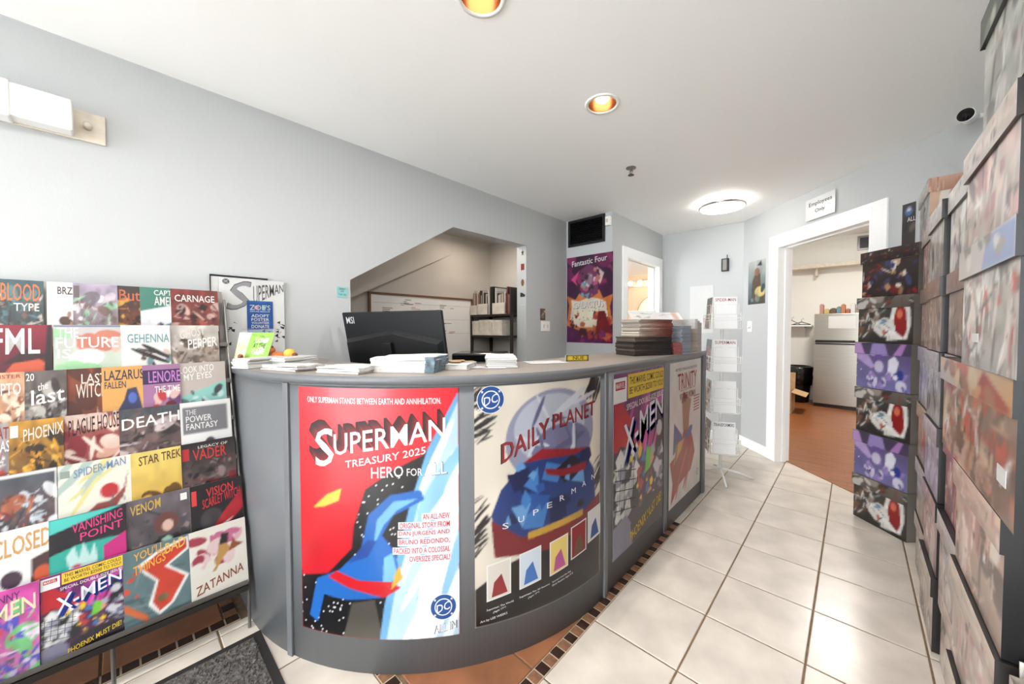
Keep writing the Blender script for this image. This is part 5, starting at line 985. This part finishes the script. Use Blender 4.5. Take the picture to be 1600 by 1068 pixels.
ops = [('grad', (96, 22, 84), (52, 22, 50)), ('blobs', 3, 20, [(110, 24, 80), (60, 20, 56), (150, 40, 100)], .06, .16, (0, .5, 1, 1)), ('poly', [(0, .2), (.06, .44), (.0, .55), (.2, .5), (.3, .58), (.5, .54), (.72, .6), (.8, .5), (1, .54), (.94, .4), (1, .22), (.7, .12), (.3, .14)], (226, 130, 60)), ('poly', [(.06, .24), (.12, .42), (.1, .5), (.3, .48), (.5, .52), (.7, .5), (.86, .46), (.9, .3), (.7, .18), (.3, .18)], (250, 236, 210)),
       ('poly', [(.3, .56), (.32, .84), (.5, .9), (.68, .84), (.7, .56), (.5, .5)], (120, 50, 96)), ('poly', [(.10, .74), (.22, .8), (.3, .84), (.2, .72), (.25, .66)], (220, 70, 130)), ('poly', [(.66, .86), (.82, .78), (.74, .66), (.7, .7), (.74, .77)], (236, 206, 196)), ('poly', [(.4, .6), (.42, .76), (.5, .8), (.58, .76), (.56, .6)], (156, 120, 140)), ('shards', 5, 22, [(110, 170, 180), (206, 90, 130), (60, 24, 50), (196, 120, 110), (240, 220, 220)], .02, .06, (.3, .52, .7, .85)),
       ('shards', 7, 30, [(130, 30, 40), (80, 24, 34), (206, 110, 60), (60, 30, 40), (190, 60, 50)], .03, .09, (.04, .06, .96, .34)), ('poly', [(.64, .1), (.7, .36), (.84, .36), (.98, .12)], (130, 26, 36)), ('shards', 9, 10, [(100, 26, 96), (140, 40, 120)], .05, .1, (0, 0, 1, .12)), ('specks', 4, .05, (40, 24, 30), rect(.02, .26, .98, .4)), ('noise', .1, 9, 4)]
o = sheet('poster', s, 60, 96, ops, None, .001, asp=.62); tag(o, 'dark purple and orange comic poster on the wall beneath the air vent', 'poster')
lettering('lettering', s, [('Fantastic Four', (.12, .90, .88, .965), WHT, dict(slope=.03)), ('GALACTUS', (.17, .395, .82, .475), (60, 50, 110), dict(slope=.01)), ('GALACTUS', (.165, .40, .81, .478), WHT, dict(slope=.01, layer=2)), (None, None, (200, 40, 50), dict(poly=rect(.88, .02, .96, .045)))], o, .0013)
# ================================================================== BACK WALL, DIAGONAL WALL
t = thing('wall_speaker', 'small black and silver device hanging on the back wall', 'wall device', (-.26, .70, 1.88))
MB().box((-.30, .672, 1.89), (-.225, .70, 2.03), .005).build('body', 'black_plastic', t); MB().box((-.285, .667, 1.90), (-.243, .672, 2.02), .003).build('front', 'metal_grey', t); MB().tube([(-.245, .685, 2.03), (-.245, .685, 2.07)], .004, 6).build('aerial', 'black_plastic', t)
a, b = pray(1078, 445), pray(1115, 445)
def onY(px, py, Y): d = pray(px, py); return Cp+d*((Y-Cp.y)/d.y)
q0, q1 = onY(1078, 480, .70), onY(1115, 445, .70)
o = sheet('notice', plane_surf((q0.x, .699, q0.z-.3), (q1.x-q0.x, 0, 0), (0, 0, q1.z-q0.z+.3)), 4, 4, [('bg', (244, 244, 242))], None, .002); tag(o, 'white notice sheet on the back wall behind the magazines', 'notice')
def dwall(px, py):
    n = Vector((1, 1, 0)); d = pray(px, py); t_ = (Vector((-.105, .715, 0))-Cp).dot(n)/d.dot(n); return Cp+d*t_
def diag_sheet(name, pbl, ptr, ops, nx, ny, off=.001, thick=.0015):
    a, b = dwall(*pbl), dwall(*ptr); s = plane_surf((a.x-off*.7, a.y-off*.7, a.z), (b.x-a.x, b.y-a.y, 0), (0, 0, b.z-a.z)); return s, sheet(name, s, nx, ny, ops, None, thick)
s, o = diag_sheet('small_poster', (1169, 476), (1197, 403), [('grad', (56, 90, 96), (206, 204, 200)), ('poly', [(.2, .1), (.24, .5), (.4, .7), (.7, .7), (.76, .4), (.95, .3), (.9, 0), (.2, 0)], (96, 74, 54)), ('ell', .52, .74, .10, .09, (150, 110, 84)), ('ell', .7, .28, .2, .12, (226, 206, 130)), ('blobs', 4, 10, [(40, 70, 80), (120, 150, 150), (190, 150, 100)], .05, .12, (0, 0, 1, .4)), ('poly', [(.5, .88), (.75, .98), (.8, .86)], (60, 66, 76)), ('noise', .1, 7, 2)], 30, 50)
tag(o, 'small brown and teal poster on the wall left of the doorway', 'poster')
s, o = diag_sheet('employees_sign', (1261, 347), (1308, 295), [('bg', (246, 246, 246))], 4, 4, .012, .002)
tag(o, 'white sign above the doorway marked for employees', 'sign')
lettering('lettering', s, [('Employees', (.12, .58, .9, .82), (30, 30, 34), {}), ('Only', (.34, .24, .68, .46), (30, 30, 34), {})], o, .0025)
s, o = diag_sheet('dark_poster', (1409, 388), (1432, 314), [('grad', (66, 62, 58), (52, 50, 50)), ('blobs', 3, 8, [(110, 100, 90), (40, 38, 38)], .06, .2), ('ell', .5, .82, .2, .09, (80, 120, 180)), ('ell', .5, .86, .1, .04, (226, 230, 236))], 14, 20)
tag(o, 'dark poster on the wall between the doorway and the boxes', 'poster')
lettering('lettering', s, [('ALL', (.4, .58, 1, .68), WHT, {})], o, .002)
p = dwall(1172, 510); t = thing('light_switch', 'white dimmer switch on the wall left of the doorway', 'light switch', p, -PI/4); tf = FR[t.name]
MB(tf).box((-.036, -.007, -.058), (.036, 0, .058), .003).build('plate', 'white_plastic', t); MB(tf).lathe((0, -.007, 0), [(.017, 0), (.016, .016), (.012, .018)], 20, (0, -1, 0)).build('knob', 'white_plastic', t, True)
# ================================================================== SPINNER RACK
SX, SY = -.02, -.40
t = thing('spinner_rack', 'white wire spinner rack beside the far end of the counter', 'spinner rack', (SX, SY, 0))
MB().tube([(SX, SY, .06), (SX, SY, 1.50)], .013, 12).build('pole', 'wire_white', t, True)
for k in range(4):
    a = PI/4+k*PI/2-.35; MB().tube([(SX, SY, .07), (SX+.12*math.cos(a), SY+.12*math.sin(a), .05), (SX+.25*math.cos(a), SY+.25*math.sin(a), .008)], .008, 8).build('foot', 'wire_white', t, True)
tiers = [(1.255, .26), (.905, .26), (.565, .26), (.225, .26)]
FACE = [math.radians(-62), math.radians(-62+90), math.radians(-62+180), math.radians(-62-90)]
def spf(a, z):   # frame of one pocket: local -y outwards
    return Matrix.Translation((SX, SY, z)) @ Matrix.Rotation(a+PI/2, 4, 'Z')
sc = [('white blank cover comic with red lettering, top pocket of the spinner', 'SPIDER-MAN', (190, 50, 56)), ('white blank cover comic with a red title, second pocket of the spinner', 'SUPERMAN', (150, 40, 44)), ('plain white blank cover comic in the third pocket of the spinner', None, None), ('white blank cover comic with small black lettering, lowest pocket of the spinner', 'TRANSFORMERS', (60, 60, 62))]
for i, (z, h) in enumerate(tiers):
    for f, a in enumerate(FACE):
        tf = spf(a, z); m = MB(tf); w_ = .105
        m.tube([(-w_, -.085, .0), (w_, -.085, .0)], .0025, 6).tube([(-w_, -.12, .0), (w_, -.12, .0)], .0025, 6).tube([(-w_, -.125, .09), (w_, -.125, .09)], .0025, 6)
        for x in (-w_, w_): m.tube([(x, -.125, .13), (x, -.12, 0), (x, -.085, 0), (x, -.075, .2), (x, -.02, .2)], .0025, 6)
        m.tube([(-w_-.02, -.11, .12), (w_+.02, -.11, .12), (w_+.02, -.11, .07), (-w_-.02, -.11, .07)], .0025, 6, True)
        m.build('pocket', 'wire_white', t)
        if f in (0, 3):
            sp = plane_surf(tf@Vector((-.087, -.112, .004)), tf.to_3x3()@Vector((.174, 0, 0)), tf.to_3x3()@Vector((0, .02, .258)))
            if f == 0:
                o = sheet('comic_book', sp, 4, 6, [('bg', (242, 242, 240))], None, .003); tag(o, sc[i][0], 'comic', 'comics on the spinner rack'); o.data.materials[0] = MATS['trim_white']
                if sc[i][1]: lettering('lettering', sp, [(sc[i][1], (.06, .86, .94, .96), sc[i][2], {})], o, .0034)
            else:
                o = sheet('comic_book', sp, 20, 30, mixops(200+i, [(70, 60, 60), (60, 90, 130), (196, 190, 180), (90, 80, 50)][i], [(206, 60, 50), (230, 190, 70), (60, 60, 70), (220, 214, 206)]), None, .003); tag(o, '%s comic in the side pocket of the spinner, %s tier' % (['dark', 'blue and red', 'pale', 'olive'][i], ['top', 'second', 'third', 'lowest'][i]), 'comic', 'comics on the spinner rack')
# ================================================================== EMPLOYEES' ROOM
t = thing('refrigerator', 'stainless steel refrigerator in the room behind the doorway', 'refrigerator', (.66, 3.95, 0), -.12); tf = FR[t.name]
MB(tf).box((-.30, -.26, .05), (.30, .3, 1.49), .006).build('cabinet', 'metal_dark', t)
d1 = MB(tf).box((-.30, -.31, 1.05), (.30, -.262, 1.49), .008).build('freezer_door', 'steel', t)
d2 = MB(tf).box((-.30, -.31, .06), (.30, -.262, 1.035), .008).build('fridge_door', 'steel', t)
MB(tf).box((-.28, -.318, 1.05), (.20, -.309, 1.075), .003).build('handle', 'black_plastic', d1); MB(tf).box((-.28, -.318, 1.005), (.20, -.309, 1.03), .003).build('handle', 'black_plastic', d2)
MB(tf).box((-.29, -.28, .0), (.29, .28, .05)).build('plinth', 'black_plastic', t)
o = MB(tf).box((-.12, -.3125, 1.26), (.2, -.3105, 1.45)).build('paper_sheet', 'paper'); tag(o, 'white sheet stuck on the refrigerator door', 'paper')
R = random.Random(8); x = -.25; k = 0
nm = ['pink', 'yellow', 'brown', 'teal', 'orange', 'copper', 'white', 'tan', 'red brown']; cs = [(206, 150, 140), (220, 196, 120), (120, 90, 70), (120, 160, 170), (206, 130, 80), (190, 110, 70), (230, 226, 220), (200, 160, 120), (150, 80, 60)]
while k < 9:
    w_ = R.uniform(.04, .075); h_ = R.uniform(.06, .15); tq = tf @ Matrix.Translation((x+w_/2, R.uniform(-.2, -.1), 1.491))
    m = MB(tq).box((-w_/2, -.04, 0), (w_/2, .04, h_), .004).box((-w_/2*.6, -.025, h_), (w_/2*.6, .025, h_+.012), .003)
    o = mesh_obj('food_package', m.V, m.F, 'print_matt', None, np.tile(lin(cs[k]), (len(m.V), 1))); tag(o, '%s food package on top of the refrigerator' % nm[k], 'food package', 'packages on the refrigerator'); x += w_+.006; k += 1
t = thing('wall_shelf', 'small white wall shelf left of the refrigerator', 'shelf', (.08, 4.2, 1.27)); MB().box((-.35, 4.05, 1.29), (.27, 4.3, 1.315), .003).build('board', 'white_plastic', t)
for x in (-.2, .14): MB().box((x, 4.08, 1.27), (x+.025, 4.3, 1.29)).box((x, 4.275, 1.12), (x+.025, 4.3, 1.29)).build('bracket', 'white_plastic', t)
for k in range(2):
    t = thing('coat_hanger', 'black coat hanger lying on the wall shelf, %s' % ['nearer the doorway jamb', 'nearer the refrigerator'][k], 'hanger', (-.02+k*.14, 4.15, 1.316)); x = -.02+k*.14
    MB().tube([(x-.13, 4.15, 1.325), (x, 4.15, 1.40-.03*k), (x+.13, 4.15, 1.325)], .007, 8, True).build('frame', 'black_plastic', t)
    MB().tube([(x, 4.15, 1.40-.03*k), (x, 4.15, 1.44-.03*k), (x+.025, 4.15, 1.47-.03*k), (x+.03, 4.15, 1.44-.03*k)], .004, 6).build('hook', 'chrome', t)
t = thing('trash_bin', 'black bag lined trash bin beside the refrigerator', 'trash bin', (.1, 4.0, 0))
MB().lathe((.1, 4.0, 0), [(.15, 0.006), (.19, .55), (.18, .55)], 20).build('bin', 'black_plastic', t, True)
MB().lathe((.1, 4.0, 0), [(.192, .3), (.205, .42), (.198, .5), (.21, .60), (.17, .62), (.15, .5), (0, .45)], 28).build('bin_liner', 'bag_black', t, True)
t = thing('cardboard_box', 'open brown cardboard box on the wooden floor', 'box', (.0, 3.05, 0)); x0, x1, y0, y1, h = -.25, .14, 2.75, 3.2, .32
for a, b in (((x0, y0), (x1, y0+.006)), ((x0, y1-.006), (x1, y1)), ((x0, y0+.006), (x0+.006, y1-.006)), ((x1-.006, y0+.006), (x1, y1-.006))): MB().box((a[0], a[1], .008), (b[0], b[1], h)).build('side', 'cardboard', t)
MB().box((x0, y0, .006), (x1, y1, .010)).build('bottom', 'cardboard', t)
MB().add([(x1, y0, h), (x1, y1, h), (x1+.17, y1, h-.05), (x1+.17, y0, h-.05), (x1, y0, h+.005), (x1, y1, h+.005), (x1+.17, y1, h-.045), (x1+.17, y0, h-.045)], [(0, 1, 2, 3), (7, 6, 5, 4), (0, 4, 5, 1), (1, 5, 6, 2), (2, 6, 7, 3), (3, 7, 4, 0)]).build('flap', 'cardboard', t)
MB().add([(x0, y1, h), (x1, y1, h), (x1, y1+.03, h+.25), (x0, y1+.03, h+.25), (x0, y1-.005, h), (x1, y1-.005, h), (x1, y1+.025, h+.25), (x0, y1+.025, h+.25)], [(3, 2, 1, 0), (4, 5, 6, 7), (0, 1, 5, 4), (1, 2, 6, 5), (2, 3, 7, 6), (3, 0, 4, 7)]).build('flap', 'cardboard', t)
t = thing('high_shelf', 'long pale shelf high on the wall of the room behind the doorway', 'shelf', (.7, 4.2, 2.25)); MB().box((-.85, 4.0, 2.27), (1.9, 4.3, 2.33), .004).build('board', 'cream_card', t)
for x in (-.6, .3, 1.3): MB().box((x, 4.1, 2.15), (x+.03, 4.3, 2.27)).build('bracket', 'cream_card', t)
t = thing('wall_vent', 'small dark vent high on the wall behind the doorway', 'vent', (.9, 4.3, 2.53)); MB().box((.82, 4.285, 2.53), (1.06, 4.299, 2.76), .003).build('frame', 'metal_grey', t); MB().box((.85, 4.281, 2.56), (1.03, 4.285, 2.73)).build('grille', 'vent_black', t)
t = thing('employee_ceiling_light', 'ceiling lamp hidden above the doorway of the back room', 'ceiling light', (.7, 2.2, 2.8)); MB().lathe((.7, 2.2, 2.8), [(.2, 0), (.2, -.03), (.17, -.05), (0, -.055)], 32).build('diffuser', 'led', t, True)
area('employee_glow', (.7, 2.2, 2.73), .4, 20, (1, .97, .93), parent=t)
# ================================================================== BATHROOM
t = thing('vanity_light', 'chrome vanity bar with three round glowing bulbs in the bathroom', 'vanity light', (-1.73, 1.78, 1.94))
MB().box((-1.95, 1.755, 1.925), (-1.45, 1.779, 2.035), .004).build('bar', 'chrome', t)
for k in range(3): x = -1.88+k*.16; MB().lathe((x, 1.755, 1.98), [(.022, 0), (.022, .016)], 16, (0, -1, 0)).ball((x, 1.70, 1.98), .045).build('bulb', 'vanity_bulb', t, True)
area('vanity_glow', (-1.7, 1.6, 1.9), .3, .12, (1, .78, .52), (math.radians(55), 0, 0), t)
t = thing('round_mirror', 'round mirror on the bathroom wall below the bulbs', 'mirror', (-1.5, 1.78, 1.2)); MB().lathe((-1.5, 1.779, 1.48), [(.30, 0), (.30, .012), (.292, .016), (.29, .01)], 48, (0, -1, 0)).build('frame', 'wood_frame', t, True); MB().lathe((-1.5, 1.779, 1.48), [(.29, .006), (.29, .011), (0, .0112)], 48, (0, -1, 0)).build('glass', 'mirror', t)
t = thing('paper_dispenser', 'white paper dispenser on the bathroom wall', 'dispenser', (-2.1, 1.7, 1.4)); MB().box((-2.12, 1.66, 1.40), (-1.985, 1.78, 1.62), .012).build('body', 'white_plastic', t); MB().box((-2.11, 1.67, 1.32), (-1.995, 1.77, 1.40), .01).build('tray', 'white_plastic', t)
# ================================================================== FLOOR MAT
t = thing('floor_mat', 'black ribbed floor mat in front of the comic rack', 'floor mat', (-.7, -3.9, 0)); mx0, mx1, my0, my1 = -1.01, -.3, -4.7, -3.43
MB().box((mx0, my0, .0005), (mx1, my1, .006), .002).build('rubber_edge', 'mat_rubber', t)
V = MB(); R = random.Random(1)
V.box((mx0+.03, my0+.03, .006), (mx1-.03, my1-.03, .009)); V.build('pile', 'mat_black', t)
V = MB()
for k in range(5200):
    x, y, a = R.uniform(mx0+.035, mx1-.035), R.uniform(-4.2, my1-.035), R.uniform(0, PI); l = R.uniform(.006, .013); c_, s_ = l*math.cos(a), l*math.sin(a)
    V.add([(x-c_, y-s_, .009), (x+c_, y+s_, .009), (x+s_*.3, y-c_*.3, .009), (x, y, .016)], [(0, 2, 3), (2, 1, 3), (1, 0, 3)])
o = V.build('loops', 'mat_black', t); o['kind'] = 'stuff'
